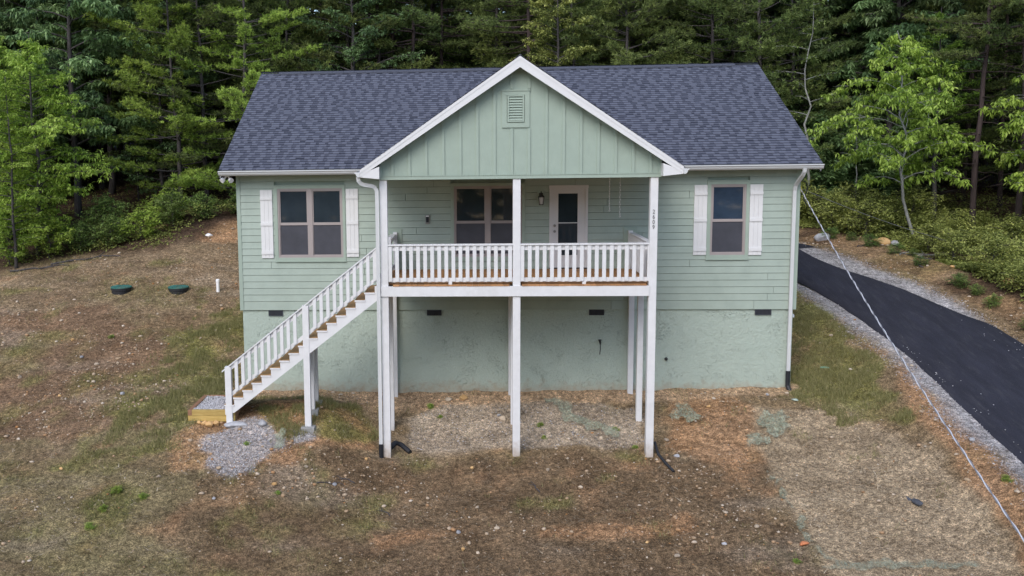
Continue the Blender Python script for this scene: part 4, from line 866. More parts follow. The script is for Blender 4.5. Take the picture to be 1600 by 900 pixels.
for i, (x, y, s_) in enumerate(px_rocks):
    rock('field_stone', x, y, (s_*.62, s_*.5, s_*.4), 40+i, (ROCKM, ROCKO, ROCKM, ROCKG)[i % 4], .25, i*1.3, label='loose fist-sized stone lying on the bare yard', cat='stone', group='loose stones lying about the yard')
# septic tank risers
for (x, y, lb, rr) in ((-5.38, 5.85, 'green septic riser lid farther from the house', .345), (-3.46, 5.9, 'green septic riser lid nearer to the white pipe', .34)):
    s_ = at('septic_riser', x, y, h1(x, y-.2), label=lb, cat='septic lid')
    lp(s_, 'riser_ring', MB().lathe([(rr*.93, -.5), (rr*.93, .08), (rr*.99, .10), (rr*.99, .17)], 0, 0, 32), BLACK, smooth=False)
    m = MB().lathe([(rr*1.02, .171), (rr*1.02, .195), (rr*.97, .205), (rr*.6, .225), (rr*.25, .235)], 0, 0, 32)
    for k in range(12):
        a = k*math.pi/6; m.tube([(.1*math.cos(a), .1*math.sin(a), .238), (rr*.93*math.cos(a), rr*.93*math.sin(a), .209)], .010, 4)
    lp(s_, 'lid', m, GRNLID)
    for k in range(6):
        a = k*math.pi/3+.2; lp(s_, 'bolt', MB().lathe([(.014, .205), (.014, .218)], rr*.95*math.cos(a), rr*.95*math.sin(a), 6), DARKM)
cp = at('cleanout_pipe', -2.15, 5.99, h1(-2.15, 5.99), label='short white capped cleanout pipe standing in the grass', cat='pipe')
lp(cp, 'pipe', MB().tube([(0, 0, -.3), (.0, 0, .34)], .055, 16), PIPEW); lp(cp, 'cap', MB().lathe([(.066, .32), (.066, .39), (.055, .41), (.03, .42)], 0, 0, 16), PIPEW)
def corrugated(pts_, r, label):
    o = at('drain_hose', *pts_[0], label=label, cat='drain pipe'); P_ = [Vector(p)-Vector(pts_[0]) for p in pts_]; path = []; rad = []
    L = 0
    for a, b in zip(P_[:-1], P_[1:]):
        n = max(2, int((b-a).length/.012))
        for i in range(n): path.append(a.lerp(b, i/n)); rad.append(r*(1 if len(path) % 2 else .86))
    for _ in range(6): path = [path[0]]+[(path[i-1]+path[i]*2+path[i+1])/4 for i in range(1, len(path)-1)]+[path[-1]]
    lp(o, 'hose', MB().tube(path, rad, 10), BLACK)
def gp(x, y, dz=.05): return (x, y, h1(x, y)+dz)
corrugated([gp(4.22, -2.55), gp(4.3, -2.25), gp(4.45, -2.3), gp(4.7, -2.62)], .062, 'black corrugated drain pipe curving out behind the left porch post')
corrugated([gp(10.53, -2.75, .25), gp(10.58, -2.95, .06), gp(10.66, -3.3, .03), gp(10.8, -3.7, .02)], .035, 'flattened dark drain hose trailing from the right porch post')
rg_b = at('dark_rag', 15.24, -5.8, h1(15.24, -5.8), label='small dark grey rag lying on the straw slope at lower right', cat='rag')
me = rock_mesh('cloth', .09, .17, .07, 91, RAG); o = bpy.data.objects.new('cloth', me); C.objects.link(o); o.parent = rg_b; o.location = (0, 0, .05)
me = rock_mesh('cloth_corner', .06, .13, .05, 92, RAG); o = bpy.data.objects.new('cloth_corner', me); C.objects.link(o); o.parent = rg_b; o.location = (-.08, .24, .03)
lt = at('litter_scrap', -3.65, 10.75, h1(-3.65, 10.75), label='crumpled white scrap lying on the orange bank behind the yard', cat='litter')
me = rock_mesh('scrap', .16, .1, .1, 95, PIPEW, 2); o = bpy.data.objects.new('scrap', me); C.objects.link(o); o.parent = lt
for i, (x, y, lb) in enumerate(((15.6, .6, 'scrap of green plastic in the grass right of the house'), (14.35, -.95, 'pale green plastic scrap below the right downspout'))):
    me = rock_mesh('plastic_scrap', .14-.03*i, .07, .03, 97+i, paint('green_plastic_scrap', (.18, .42, .32) if i == 0 else (.42, .5, .44), .1, .5, 7), 2); o = bpy.data.objects.new('plastic_scrap', me); C.objects.link(o); o.location = (x, y, h1(x, y)+.03); tag(o, lb, 'litter')
# erosion netting
def net(poly, label, bulge=.05, seed=1):
    mt = NET if seed in (1, 2, 3, 4, 5, 7) else NETF
    p = np.array(poly); x = np.arange(p[:, 0].min(), p[:, 0].max(), .035); y = np.arange(p[:, 1].min(), p[:, 1].max(), .035); X, Y = np.meshgrid(x, y)
    In = inside(poly, X+fbm(X, Y, seed, 5, 2.6)*.32, Y+fbm(X, Y, seed+9, 5, 2.6)*(.32 if seed != 7 else .1))
    Zz = HH(X, Y)+.015+bulge*(np.clip(fbm(X, Y, seed+3, 3, 4)+.45, 0, 1)*2.2+.5*np.abs(fbm(X, Y, seed+5, 3, 9))); n0, n1 = X.shape; id_ = np.arange(n0*n1).reshape(n0, n1)
    F = np.stack([id_[:-1, :-1], id_[:-1, 1:], id_[1:, 1:], id_[1:, :-1]], -1)[In[:-1, :-1]].reshape(-1, 4)
    if not len(F): return
    us, inv = np.unique(F, return_inverse=True); V = np.stack([X.ravel()[us], Y.ravel()[us], Zz.ravel()[us]], -1)
    sm = In.astype(float)
    for _ in range(3): sm[1:-1, 1:-1] = (sm[:-2, 1:-1]+sm[2:, 1:-1]+sm[1:-1, :-2]+sm[1:-1, 2:]+sm[1:-1, 1:-1])/5
    npmesh('erosion_netting', V, inv.reshape(-1, 4), mt, attr=np.clip((sm.ravel()[us]-.45)*(2.2 if mt is NET else 1.5), 0, .75 if seed == 7 else 1), smooth=True, label=label, cat='netting')
net([(11.05, -1.6), (11.35, -1.1), (11.5, -.6), (11.7, -.65), (11.68, -1.2), (11.85, -1.5), (12.05, -1.65), (11.8, -1.85), (11.4, -1.75)], 'bunched green netting right of the porch in front of the foundation', .08, 1)
net([(13.22, -1.8), (13.4, -1.5), (13.6, -1.62), (13.95, -1.35), (14.0, -1.8), (13.85, -2.2), (13.6, -2.5), (13.35, -2.65), (13.15, -2.2)], 'heart-shaped bundle of pale green netting below the right corner of the house', .09, 2)
net([(12.6, -2.4), (12.95, -2.2), (13.25, -2.7), (12.8, -3.05), (12.6, -2.9)], 'smaller bundle of green netting at the top of the straw slope', .07, 3)
net([(8.0, -.45), (8.3, -.5), (9.2, -1.3), (9.75, -2.0), (9.8, -2.4), (9.3, -2.1), (8.6, -1.45)], 'strip of green netting twisted down the sandy bank under the porch', .05, 4)
net([(1.4, -3.55), (1.7, -3.25), (1.95, -3.5), (1.65, -3.8)], 'small ball of pale netting on the gravel left of the porch', .09, 5)
net([(3.7, -6.0), (4.2, -5.7), (4.3, -6.8), (3.85, -6.9)], 'dull green netting scrap in the lower yard left of centre', .04, 6)
net([(12.78, -3.9), (12.86, -4.0), (12.92, -5.6), (12.98, -7.35), (13.6, -7.4), (14.8, -7.5), (15.6, -7.65), (15.6, -7.8), (13.4, -7.66), (12.80, -7.62), (12.80, -5.5)], 'pale hem of netting along the edge of the straw slope', .03, 7)
net([(-2.2, -1.3), (-.9, -1.6), (-.7, -2.0), (-1.9, -2.0)], 'faded netting lying in the grass left of the landing box', .03, 8)
net([(-2.9, .4), (-1.2, .9), (-1.1, 1.3), (-2.6, 1.0)], 'faded netting stretched over the grass up the left slope', .03, 9)
net([(9.2, -6.1), (11.0, -5.75), (11.9, -4.9), (12.0, -4.95), (11.2, -5.9), (9.5, -6.2)], 'thin grey-green netting half buried in the dark lower yard', .02, 10)
net([(14.3, -1.3), (14.8, -1.5), (15.2, -2.3), (14.9, -2.6)], 'faint netting patch on the straw below the right downspout', .03, 11)
# fallen sticks
def stick(x, y, L, a, label, grp_, mat=BARK, r=.012, br=True):
    o = at('fallen_branch', x, y, h1(x, y)+.02, label=label, cat='branch', group=grp_); m = MB(); n = 7; pp = []
    for i in range(n):
        t = i/(n-1)-.5; xx = t*L*math.cos(a)+.06*L*math.sin(i*1.9+x); yy = t*L*math.sin(a)+.06*L*math.cos(i*2.3+y); pp.append((xx, yy, h1(x+xx, y+yy)-h1(x, y)+.02*(i % 2)))
    m.tube(pp, [r*(1.25-.14*i) for i in range(n)], 5)
    if br:
        q = Vector(pp[3]); m.tube([q, q+Vector((math.cos(a+.7), math.sin(a+.7), .12))*L*.25, q+Vector((math.cos(a+.9), math.sin(a+.9), .2))*L*.42], [r*.7, r*.5, r*.25], 4)
    lp(o, 'branch', m, mat)
for (x, y, L, a) in ((21.4, 8.6, 1.6, .3), (21.0, 8.1, 1.2, 2.2), (22.2, 7.2, 1.4, .8), (20.9, 7.4, .9, 1.4), (22.9, 6.2, 1.3, 2.6), (21.9, 8.9, 1.5, 2.9), (20.2, 9.9, 1.1, .5), (23.4, 4.4, 1.3, .2), (22.4, 3.4, 1.0, 1.2)):
    stick(x, y, L, a, 'bare fallen branch in the brush along the driveway bank', 'fallen branches on the driveway bank', BARKP if L > 1.25 else BARK, .02)
for (x, y, L, a) in ((3.3, -4.35, .5, 2.9), (3.0, -4.6, .6, .2), (7.6, -4.3, .45, 1.9), (4.3, -5.4, .4, 2.4), (-7.6, 8.9, 2.4, .25), (-9.2, 8.2, 2.0, .1)):
    stick(x, y, L, a, 'dead stick lying on the bare ground' if x > -5 else 'long dead limb lying along the edge of the left woods', 'dead sticks in the lower yard' if x > -5 else 'dead limbs along the left woods', BARK, .014 if x > -5 else .04)

# ------------------------------------------------------------------ trees
def join_np(parts):
    V = []; F = []; T = []; b = 0
    for v, f, t in parts: V.append(v); F.append(f+b); T.append(t); b += len(v)
    return np.concatenate(V), np.concatenate(F), np.concatenate(T)
def leaf_quads(c, r_, k, ln_, wd, droop, spread, tone, up=.0):
    """k leaves in a rosette round each centre c; returns quads"""
    n = len(c); a = r_.uniform(0, 6.283, (n, k)); el = r_.normal(-droop, .35, (n, k)); ll = ln_*r_.uniform(.7, 1.25, (n, k)); ww = wd*r_.uniform(.8, 1.2, (n, k))
    d = np.stack([np.cos(a)*np.cos(el), np.sin(a)*np.cos(el), np.sin(el)], -1); s = np.stack([-np.sin(a), np.cos(a), r_.uniform(-.5, .5, (n, k))], -1)
    p = c[:, None]+d*(spread*r_.uniform(.1, 1, (n, k)))[..., None]
    q = np.stack([p, p+d*(ll*.55)[..., None]+s*(ww/2)[..., None], p+d*ll[..., None]-np.array([0, 0, .18])*ll[..., None], p+d*(ll*.55)[..., None]-s*(ww/2)[..., None]], 2)
    t = np.clip(tone[:, None]+r_.normal(0, .13, (n, k)), 0, 1); return q.reshape(-1, 3), np.arange(n*k*4).reshape(-1, 4), np.repeat(t.ravel(), 4)
def needle_tris(c, r_, k, ln_, wd, outd, tone):
    n = len(c); d = r_.normal(0, 1, (n, k, 3))+outd[:, None]*.9+np.array([0, 0, .55]); d /= np.linalg.norm(d, axis=2)[..., None]
    s = np.cross(d, r_.normal(0, 1, (n, k, 3))); s /= np.linalg.norm(s, axis=2)[..., None]+1e-9; L = ln_*r_.uniform(.7, 1.2, (n, k))[..., None]
    p = c[:, None]+r_.normal(0, .03, (n, k, 3)); q = np.stack([p-s*wd/2, p+s*wd/2, p+d*L], 2)
    t = np.clip(tone[:, None]+r_.normal(0, .12, (n, k)), 0, 1); return q.reshape(-1, 3), np.arange(n*k*3).reshape(-1, 3), np.repeat(t.ravel(), 3)
def make_tree(kind, seed, height, base, rad, limbs, tw, mats, trunk_r=.16, leaf=(.17, .075, .5), clumps=5, per=7, rise=.5, bark=BARK, bend=.35, lean=0, profile=None, dead=0, twl=.6, side=None, sag=.18):
    """returns an Empty root with the children trunk and crown"""
    r_ = np.random.RandomState(seed); n = 14; zs = np.linspace(-.3, height, n); bx = np.cumsum(r_.normal(0, bend/n*2, n))+lean*np.linspace(0, 1, n)**1.3; by = np.cumsum(r_.normal(0, bend/n*2, n)); bx -= bx[1]; by -= by[1]
    tr = MB(); tr.tube(list(zip(bx, by, zs)), [trunk_r*(1.25 if i == 0 else 1)*(1-.86*max(0, z)/height) for i, z in enumerate(zs)], 9)
    cen = []; outd = []; ton = []
    prof = profile or (lambda t: math.sin(math.pi*min(1, .12+t*.88))**.7*(1-.25*t))
    for i in range(limbs):
        t = (i+r_.uniform(0, .8))/limbs; z0 = base+(height-base)*t*.97; az = i*2.399+r_.uniform(-.9, .9)
        L = rad*prof(t)*r_.uniform(.4, 1.3) if kind == 'pine' else rad*prof(t)*r_.uniform(.6, 1.25)
        if side is not None: L *= 1+.5*math.cos(az-side)
        if kind == 'pine': z0 = base+(height-base)*(math.floor(t*limbs/4.5)*4.5/limbs)+r_.uniform(-.35, .35)
        ox, oy = np.interp(z0, zs, bx), np.interp(z0, zs, by); m = 6; P_ = []
        rs = rise*(1-.2*t)+r_.uniform(-.12, .12) if kind != 'pine' else r_.uniform(-.16, .22)+.35*t
        for j in range(m):
            u = j/(m-1); wob = r_.normal(0, .05*L*u); sg = (-sag*u*u if kind != 'pine' else .14*u*u-.10*u)*L
            P_.append(np.array([ox+math.cos(az)*L*u-math.sin(az)*wob, oy+math.sin(az)*L*u+math.cos(az)*wob, z0+L*u*rs+sg]))
        r0 = max(.010, trunk_r*.36*(1-.75*t)); tr.tube(P_, [r0*(1-.8*j/(m-1)) for j in range(m)], 5, cap=False)
        P_ = np.array(P_); lt = r_.normal(.45, .13)
        ntw = max(3, int(tw*(L/rad)+.5))
        for q in range(ntw):
            u = (.22 if kind != 'pine' else .38)+(.78 if kind != 'pine' else .62)*(q+.5)/ntw; p = np.array([np.interp(u*(m-1), range(m), P_[:, e]) for e in range(3)])
            sd = az+(1 if q % 2 else -1)*r_.uniform(.5, 1.15); l2 = twl*(.35+L*.28)*(1.1-.65*u)*r_.uniform(.7, 1.3)
            if q == ntw-1: sd = az; l2 *= .6
            d2 = np.array([math.cos(sd), math.sin(sd), r_.uniform(-.15, .3) if kind != 'pine' else r_.uniform(.0, .18)]); e2 = p+d2*l2
            tr.tube([p, (p+e2)/2+np.array([0, 0, .02]), e2], [r0*.35+.003, r0*.25+.002, .002], 3, cap=False)
            for s_ in range(clumps):
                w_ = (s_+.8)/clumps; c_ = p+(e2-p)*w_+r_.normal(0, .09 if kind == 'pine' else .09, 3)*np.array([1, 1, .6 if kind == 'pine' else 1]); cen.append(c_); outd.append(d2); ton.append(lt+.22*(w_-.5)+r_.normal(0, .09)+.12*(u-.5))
    for i in range(dead):                    # bare dead stubs below the crown
        z0 = base*r_.uniform(.25, 1.0); az = r_.uniform(0, 6.28); L = r_.uniform(.5, 1.7); ox, oy = np.interp(z0, zs, bx), np.interp(z0, zs, by)
        p0 = np.array([ox, oy, z0]); p1 = p0+np.array([math.cos(az)*L, math.sin(az)*L, r_.uniform(-.2, .3)]); tr.tube([p0, (p0+p1)/2+r_.normal(0, .05, 3), p1], [.02, .013, .004], 4, cap=False)
    cen = np.array(cen); outd = np.array(outd); ton = np.array(ton)
    if kind == 'pine': V, F, T = needle_tris(cen, r_, per, leaf[0], leaf[1], outd, ton)
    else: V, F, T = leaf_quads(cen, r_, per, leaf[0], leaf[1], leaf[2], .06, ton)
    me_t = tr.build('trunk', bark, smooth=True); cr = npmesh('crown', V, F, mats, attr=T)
    return me_t, cr
PROTO = {}
def proto(key, *a, **k):
    t, c = make_tree(*a, **k); PROTO[key] = (t.data, c.data); bpy.data.objects.remove(t); bpy.data.objects.remove(c)
NT_ = 0
def plant(key, name, x, y, s=1, rot=None, label=None, cat='tree', group=None, tilt=0, crown=None, sz=None, z=None):
    global NT_; NT_ += 1
    r = empty(name, (x, y, (h1(x, y) if z is None else z)-.05), label=label, cat=cat, group=group); r.scale = (s, s, sz or s)
    r.rotation_euler = (tilt, 0, (NT_*1.93) % 6.28 if rot is None else rot)
    for nm, me in zip(('trunk', 'crown'), PROTO[key]):
        if crown and nm == 'crown':
            kk = (key, crown.name)
            if kk not in PROTO: m2 = me.copy(); m2.materials.clear(); m2.materials.append(crown); PROTO[kk] = m2
            me = PROTO[kk]
        o = bpy.data.objects.new(nm, me); C.objects.link(o); o.parent = r
    return r
ppro = lambda t: (1-t)**.35*.85+.15
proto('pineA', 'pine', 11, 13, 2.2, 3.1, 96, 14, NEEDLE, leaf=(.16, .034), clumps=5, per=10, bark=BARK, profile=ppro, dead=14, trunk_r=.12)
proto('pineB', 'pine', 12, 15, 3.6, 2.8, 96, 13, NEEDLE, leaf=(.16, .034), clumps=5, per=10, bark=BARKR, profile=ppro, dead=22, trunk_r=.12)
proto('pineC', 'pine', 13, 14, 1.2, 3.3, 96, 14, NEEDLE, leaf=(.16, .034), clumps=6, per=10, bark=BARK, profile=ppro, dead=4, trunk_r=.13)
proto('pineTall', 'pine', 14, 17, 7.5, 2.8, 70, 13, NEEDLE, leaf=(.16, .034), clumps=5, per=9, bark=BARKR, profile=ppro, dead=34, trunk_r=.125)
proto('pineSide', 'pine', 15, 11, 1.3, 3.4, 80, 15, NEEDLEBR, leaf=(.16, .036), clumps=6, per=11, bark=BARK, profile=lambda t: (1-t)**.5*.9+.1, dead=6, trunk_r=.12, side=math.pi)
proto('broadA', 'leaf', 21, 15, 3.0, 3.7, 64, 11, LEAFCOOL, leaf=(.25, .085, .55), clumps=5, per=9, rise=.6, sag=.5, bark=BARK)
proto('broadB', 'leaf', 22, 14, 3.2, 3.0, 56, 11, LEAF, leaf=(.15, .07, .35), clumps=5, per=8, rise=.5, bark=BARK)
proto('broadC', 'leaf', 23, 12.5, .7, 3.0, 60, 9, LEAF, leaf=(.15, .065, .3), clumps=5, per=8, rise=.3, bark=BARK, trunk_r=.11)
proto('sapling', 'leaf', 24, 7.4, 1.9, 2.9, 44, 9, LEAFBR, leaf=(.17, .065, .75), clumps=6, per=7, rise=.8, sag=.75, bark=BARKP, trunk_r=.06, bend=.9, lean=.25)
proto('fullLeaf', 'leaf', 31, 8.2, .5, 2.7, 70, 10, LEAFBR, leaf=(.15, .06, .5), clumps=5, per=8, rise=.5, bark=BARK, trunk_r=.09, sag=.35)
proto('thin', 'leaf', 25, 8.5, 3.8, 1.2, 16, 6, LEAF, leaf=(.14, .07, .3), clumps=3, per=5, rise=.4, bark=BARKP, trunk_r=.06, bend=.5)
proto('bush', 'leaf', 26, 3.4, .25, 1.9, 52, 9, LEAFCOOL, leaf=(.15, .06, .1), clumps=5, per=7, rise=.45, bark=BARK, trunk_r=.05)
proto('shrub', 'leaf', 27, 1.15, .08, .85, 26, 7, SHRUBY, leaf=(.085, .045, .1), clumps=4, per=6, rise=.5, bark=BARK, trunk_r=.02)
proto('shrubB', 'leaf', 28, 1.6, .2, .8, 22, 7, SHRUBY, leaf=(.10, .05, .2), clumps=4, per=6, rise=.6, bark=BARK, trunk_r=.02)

# prominent trees
plant('fullLeaf', 'leafy_tree', -10.1, 10.2, 1.0, 2.0, 'bright yellow-green leafy tree at the left edge of the clearing')
plant('broadC', 'leafy_tree', -12.3, 12.6, .75, .4, 'mid-green leafy tree behind the bright one at the left edge', crown=LEAF, sz=.6)
plant('fullLeaf', 'leafy_tree', -12.2, 12.2, 1.05, 5.2, 'leafy tree filling the left border behind the bright one')
plant('broadC', 'large_leafy_tree', -9.3, 19.5, .5, 5.9, 'leafy tree with low boughs between the left border and the bright pine', crown=LEAF)
plant('broadC', 'leafy_tree', -7.4, 17.2, .9, 1.2, 'small leafy tree in the gap left of the bright pine', crown=LEAFCOOL)
plant('broadC', 'leafy_tree', -10.2, 8.5, .55, 3.4, 'small bright leafy tree low at the left edge of the yard', crown=LEAFBR)
plant('broadA', 'large_leafy_tree', -10.9, 16.2, 1.0, .9, 'tall cool-green leafy tree with drooping big leaves at upper left')
plant('broadA', 'large_leafy_tree', -14.2, 20.5, 1.1, 3.9, 'tall leafy tree with heavy crown at the far upper left corner')
plant('broadA', 'large_leafy_tree', -8.2, 20.5, .95, 2.6, 'broad leafy tree above the dark gap in the left woods')
plant('pineSide', 'young_pine', -6.0, 15.2, .95, 0.0, 'bright young pine with flat tiers of boughs left of the house', crown=NEEDLEBR)
plant('pineA', 'pine_tree', -5.3, 16.8, .95, 2.2, 'pine with layered boughs close behind the bright young pine')
plant('pineC', 'young_pine', -3.3, 15.4, .9, .3, 'young pine tucked against the left end of the roof', crown=NEEDLEBR)
plant('pineA', 'pine_tree', -2.2, 19.0, 1.0, 4.0, 'dark layered pine rising behind the left end of the roof')
#plant('pineC', 'young_pine', -8.3, 13.9, .8, 5.0, 'low bright pine reaching over the left edge of the yard', crown=NEEDLEBR)
for x, y, s, rt_, lb in ((-8.9, 22.5, 1, .5, 'bare pale trunk in the dark gap of the left woods, leftmost'), (-7.9, 19.2, .9, 1.6, 'bare pale trunk in the dark gap of the left woods, middle'), (-6.9, 17.6, .8, 3, 'bare pale trunk in the left woods just left of the bright pine')):
    plant('pineTall', 'tall_pine', x, y, s, rt_, lb)
plant('broadB', 'leafy_tree', 1.3, 17.3, .9, 1.0, 'leafy tree with pale drooping leaves showing above the left part of the ridge', crown=LEAFCOOL)
plant('pineTall', 'tall_pine', 3.6, 19.5, 1, 2, 'reddish bare pine trunk rising above the left part of the roof')
plant('pineTall', 'tall_pine', 4.9, 21.5, .95, 4, 'second bare pine trunk above the left part of the roof')
plant('pineTall', 'tall_pine', 8.9, 18.8, 1, .8, 'dark slim pine trunk standing just right of the porch peak')
plant('broadB', 'leafy_tree', 10.0, 16.9, .75, 2.4, 'pale green leafy tree above the roof right of the porch peak', crown=SHRUBY)
plant('pineA', 'pine_tree', 13.2, 17.8, 1.0, .2, 'broad dark pine above the right part of the roof')
plant('pineA', 'pine_tree', 16.9, 18.6, 1.05, 1.4, 'pine with spreading boughs behind the right end of the ridge')
plant('pineC', 'young_pine', 18.6, 17.2, 1.0, 2.9, 'young pine with long drooping boughs right of the roof')
plant('thin', 'thin_tree', 19.9, 15.0, 1.05, 1.0, 'slender pale bare-stemmed tree just right of the house')
plant('thin', 'thin_tree', 21.9, 15.6, .6, 2.0, 'short leaning pale stem in the bushes right of the house')
for x, y, s, k in ((19.9, 17.0, 1.15, 0), (21.6, 17.6, 1.3, 1), (23.2, 18.5, 1.2, 2), (20.6, 19.6, 1.5, 3), (22.9, 21, 1.6, 4), (18.2, 15.9, .9, 5), (24.9, 19.0, 1.1, 6)):
    plant('bush', 'tall_bush', x, y, s, k*1.1, 'dense dark-green bush in the mass of bushes right of the house', cat='bush', group='tall dark bushes right of the house')
plant('sapling', 'sapling', 22.2, 10.9, 1.02, .9, 'bright yellow-green sapling with a pale crooked trunk beside the driveway')
plant('pineTall', 'tall_pine', 25.1, 12.6, .95, 2.6, 'dark straight trunk left of the rightmost one behind the sapling')
plant('pineTall', 'tall_pine', 26.2, 11.6, 1.0, 4.6, 'rightmost dark straight trunk near the right edge')
plant('broadB', 'leafy_tree', 24.9, 15.2, .62, 1.0, 'yellow-green leafy crown at the upper right above the dark trunks', crown=LEAFBR)
plant('sapling', 'leafy_tree', 26.6, 9.8, 1.1, 3.3, 'bright leafy tree hanging in from the right edge')
plant('broadB', 'leafy_tree', 28.0, 13.5, .9, 5.0, 'leafy tree with light foliage at the upper right corner')
plant('broadA', 'large_leafy_tree', 21.5, 22.0, 1.1, 1.7, 'big shaded leafy tree above the bushes at right')
plant('broadA', 'large_leafy_tree', 25.5, 20.0, 1.1, 5.2, 'large leafy tree behind the yellow-green sapling')
for i, (x, y, k) in enumerate(((31, 13.5, 'broadB'), (34, 9.5, 'pineA'), (37.5, 13, 'broadA'), (33.5, 16.8, 'pineB'), (41, 15.5, 'pineA'), (36.5, 5.5, 'broadC'), (31.5, 6.0, 'broadC'), (43, 10, 'broadB'), (-16.5, 14.0, 'broadC'), (-18.5, 10.5, 'pineA'), (-22, 13.5, 'broadA'))):
    plant(k, 'border_tree', x, y, 1.0, i*1.3, 'tree at the border of the woods just outside the picture', group='trees along the border of the woods')
# the far side of the valley, mirrored in the window panes
for i, x in enumerate(range(-34, 60, 5)):
    plant(('broadA', 'pineA', 'broadB')[i % 3], 'valley_tree', x+2, -66-(i*23 % 9), 2.3, i*2.1, 'tall tree farther down the valley in front of the house', group='tall trees farther down the valley in front')
    plant(('broadA', 'pineA', 'broadB')[i % 3], 'valley_tree', x, -52-(i*37 % 9), 1.6, i*1.1, 'tree on the far side of the valley in front of the house', group='trees across the valley in front')
# the forest behind
rf = np.random.RandomState(99)
named = [(o.location.x, o.location.y) for o in bpy.data.objects if o.parent is None and o.get('category') == 'tree']
def region(x, y):
    u = 621+1532.6*math.tan(math.atan2(x-6.1, y+25.76)+.0716)
    names = ((60, 'at the far left edge'), (200, 'in the upper left woods'), (330, 'behind the left end of the clearing'), (430, 'beside the left end of the roof'), (600, 'above the left part of the ridge'), (760, 'just left of the porch peak'), (880, 'right behind the porch peak'), (1030, 'above the middle of the right roof'), (1190, 'above the right end of the ridge'), (1300, 'just right of the roof'), (1400, 'behind the tall bushes'), (1500, 'behind the pale-trunked sapling'), (1e9, 'at the far right edge'))
    return next(n for a, n in names if u < a)
ROWN = ('in the front row', 'in the second row', 'in the third row', 'in the fourth row', 'in the fifth row', 'in the sixth row', 'in the seventh row', 'in the last row')
GL = {'pineA': ('pine_tree', 'dark full-crowned pine in the crowded forest behind the house', 'full-crowned pines in the forest behind'),
      'pineB': ('pine_tree', 'dark reddish-barked pine in the crowded forest behind the house', 'reddish-barked pines in the forest behind'),
      'pineTall': ('tall_pine', 'tall bare-trunked pine deep in the forest', 'tall bare-trunked pines in the forest behind'),
      'broadA': ('large_leafy_tree', 'large broad-leaved tree deep in the forest', 'large broad-leaved trees in the forest behind'),
      'broadB': ('leafy_tree', 'small-leaved tree deep in the forest', 'small-leaved trees in the forest behind'),
      'bush': ('forest_bush', 'dark bush under the trees at the back of the forest', 'dark bushes under the forest trees')}
for row, (y, x0, x1, dx) in enumerate(((19.5, -27, 45, 2.7), (22.5, -29, 48, 2.8), (26, -31, 50, 3.0), (30, -33, 54, 3.3), (35, -36, 57, 3.7), (41, -38, 60, 4.1), (48, -42, 62, 4.2), (55, -46, 66, 4.4))):
    x = x0
    while x < x1:
        xx, yy = x+rf.uniform(-.9, .9), y+rf.uniform(-1.2, 1.2); x += dx*rf.uniform(.85, 1.15)
        if any((xx-a)**2+(yy-b)**2 < 1.6 for a, b in named): continue
        if row == 0 and -12 < xx < -5.5: continue
        if xx < -9: ks = ['broadA', 'broadB', 'pineA', 'broadA']
        elif xx < 4: ks = ['pineA', 'pineB', 'pineTall', 'broadB', 'pineB']
        elif xx < 18: ks = ['pineA', 'pineB', 'pineTall', 'pineA', 'broadB']
        else: ks = ['broadA', 'broadB', 'pineA', 'pineTall', 'broadA']
        k = ks[rf.randint(len(ks))]; nm, lb, gr = GL[k]; plant(k, nm, xx, yy, rf.uniform(.85, 1.15)*(1+.05*row), rf.uniform(0, 6.28), lb.split(' in the crowded')[0].split(' deep in')[0]+' '+region(xx, yy)+', '+ROWN[row], group=gr)
for y, n in ((24, 16), (33, 18), (44, 20)):
    for i in range(n):
        xx = -24+i*(60/n)+rf.uniform(-1, 1)+(0 if y < 30 else (i-n/2)*.4); nm, lb, gr = GL['bush']
        if y < 25 and -13 < xx < -5: continue
        plant('bush', nm, xx, y+rf.uniform(-1.5, 1.5), rf.uniform(1.1, 1.9), rf.uniform(0, 6.28), 'dark bush under the forest trees '+region(xx, y)+', '+{24: 'near', 33: 'farther back', 44: 'deepest in'}[y], cat='bush', group=gr)
# low shrubs at the edge of the woods: the nearest ones as plants of their own
for i, (x, y, s, k, c) in enumerate(((22.0, 9.4, .9, 0, 0), (22.1, 7.7, .9, 0, 0), (22.4, 5.6, .9, 1, 0), (22.6, 3.9, .9, 0, 0), (23.3, 2.4, .9, 0, 0), (19.0, 15.0, 1.0, 0, 0), (19.9, 12.2, 1.0, 1, 0), (20.8, 11.6, 1.1, 0, 0), (21.4, 12.8, 1.2, 0, 0), (22.8, 12.4, 1.1, 1, 0), (23.9, 10.9, 1.0, 0, 0), (24.8, 9.6, 1.1, 0, 0), (25.9, 8.2, 1.0, 1, 0), (20.2, 14.1, 1.2, 0, 0), (23.4, 13.8, 1.2, 0, 0), (25.4, 11.0, 1.1, 0, 0),
        (24.1, 6.9, .9, 0, 0), (25.4, 5.6, 1.0, 1, 0), (23.1, 9.2, .8, 0, 0), (19.5, 15.0, 1.1, 1, 0), (21.8, 14.6, 1.3, 0, 0))):
    plant('shrub' if k == 0 else 'shrubB', 'low_shrub', x, y, s, i*1.7, 'yellow-green low shrub on the bank above the driveway', cat='shrub', group='yellow-green shrubs above the driveway')
for i, (x, y, s) in enumerate(((-9.2, 9.2, 1.0), (-8.4, 9.9, .9), (-7.2, 10.1, .8), (-6.3, 10.6, 1.0), (-5.3, 11.4, .9), (-4.2, 12.6, .9), (-10.6, 9.0, 1.2), (-3.0, 13.4, 1.0), (-7.9, 11.4, 1.1), (-5.9, 12.6, 1.1))):
    plant('shrub' if i % 2 else 'shrubB', 'low_shrub', x, y, s, i*2.1, 'green low shrub along the edge of the left woods', cat='shrub', group='low shrubs along the left woods', crown=LEAFBR if i % 3 == 0 else LEAF)
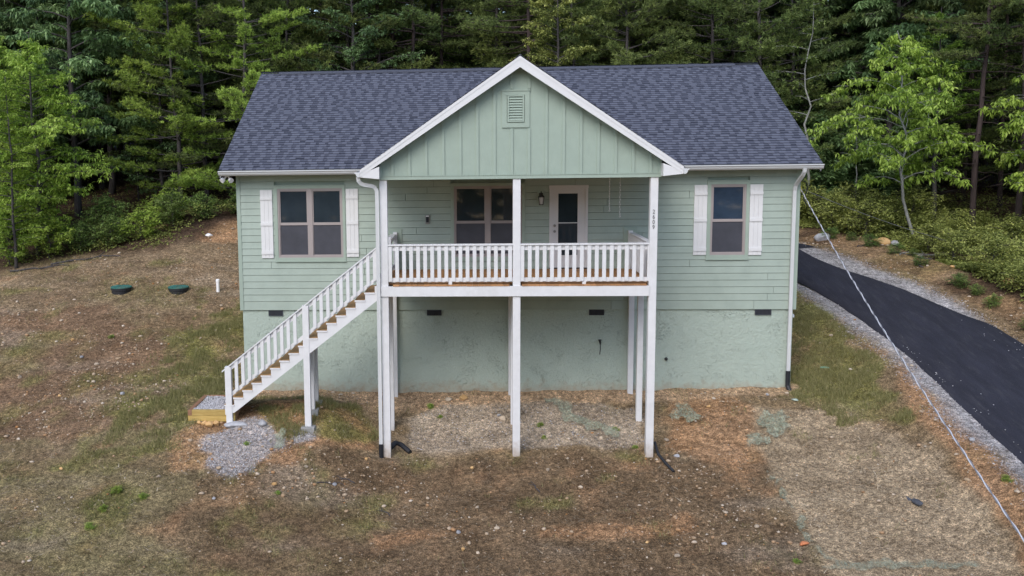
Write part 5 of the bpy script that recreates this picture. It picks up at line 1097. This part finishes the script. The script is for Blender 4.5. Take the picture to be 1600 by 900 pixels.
# knee-high undergrowth, past counting
xa, ya = rnd(60000, -26, 40, 1, 34); xb, yb = rnd(70000, 18, 32, 2, 21); xc, yc = rnd(26000, -16, -2, 7.5, 18); xu, yu = np.r_[xa, xb, xc], np.r_[ya, yb, yc]; wd = woods(xu, yu); nn = fbm(xu, yu, 71, 4, .7); sparse = np.where(xu < 5, .22, .75)*np.clip(.55+nn*1.4, 0, 1)*np.clip(1.25-(yu-10)/26, .15, 1)
edge_ = woods(xu-.0, yu-1.0 if False else yu) > .8
k_ = (wd > .7) & (rg.rand(len(xu)) < sparse*.85) & ~((xu > -.5) & (xu < 15.5) & (yu < 22)); xu, yu = xu[k_], yu[k_]; zu = HH(xu, yu)+rg.uniform(.05, .75, len(xu))*np.clip(.5+fbm(xu, yu, 72, 3, .5)*1.5, .15, 1.1)
V, F, T = leaf_quads(np.stack([xu, yu, zu], -1), rg, 6, .11, .055, .0, .10, np.clip(.45+.35*fbm(xu, yu, 73, 4, .4)+rg.normal(0, .08, len(xu)), 0, 1))
npmesh('undergrowth', V, F, SHRUBY, attr=T, kind='stuff', label='knee-high leafy undergrowth along the edge of the woods', cat='undergrowth')
for i, (x, y, s) in enumerate(((20.6, 8.6, .35), (20.9, 7.2, .3), (21.2, 5.2, .4), (21.3, 3.6, .35), (20.3, 9.6, .4), (21.5, 1.8, .4), (21.0, 8.1, .25), (21.4, 4.5, .3), (19.4, 11.3, .4), (20.0, 10.7, .3))):
    plant('shrub', 'low_shrub', x, y, s, i*2.3, 'small green sprout among the debris beside the driveway', cat='shrub', group='sprouts in the debris strip', crown=LEAF)
# a few green weeds in the yard
for i, (x, y, s) in enumerate(((-1.58, -5.53, .16), (-1.67, -6.17, .14), (-1.73, -6.75, .15), (-.9, -5.7, .14), (1.94, -5.2, .1), (7.9, -1.6, .12), (7.95, -2.2, .10), (9.75, -1.9, .12), (.95, -3.75, .1), (5.4, -1.1, .1), (-4.6, 2.6, .12), (16.9, -5.9, .14), (12.4, -7.3, .1), (5.15, -.7, .14), (10.1, -2.6, .1))):
    plant('shrub', 'weed', x, y, s, i*1.3, 'small green weed sprouting from the bare ground', cat='weed', group='weeds sprouting in the yard', crown=LEAFBR)
print('tris', sum(len(m.loops)-2*len(m.polygons) for m in bpy.data.meshes), 'objects', len(bpy.data.objects))
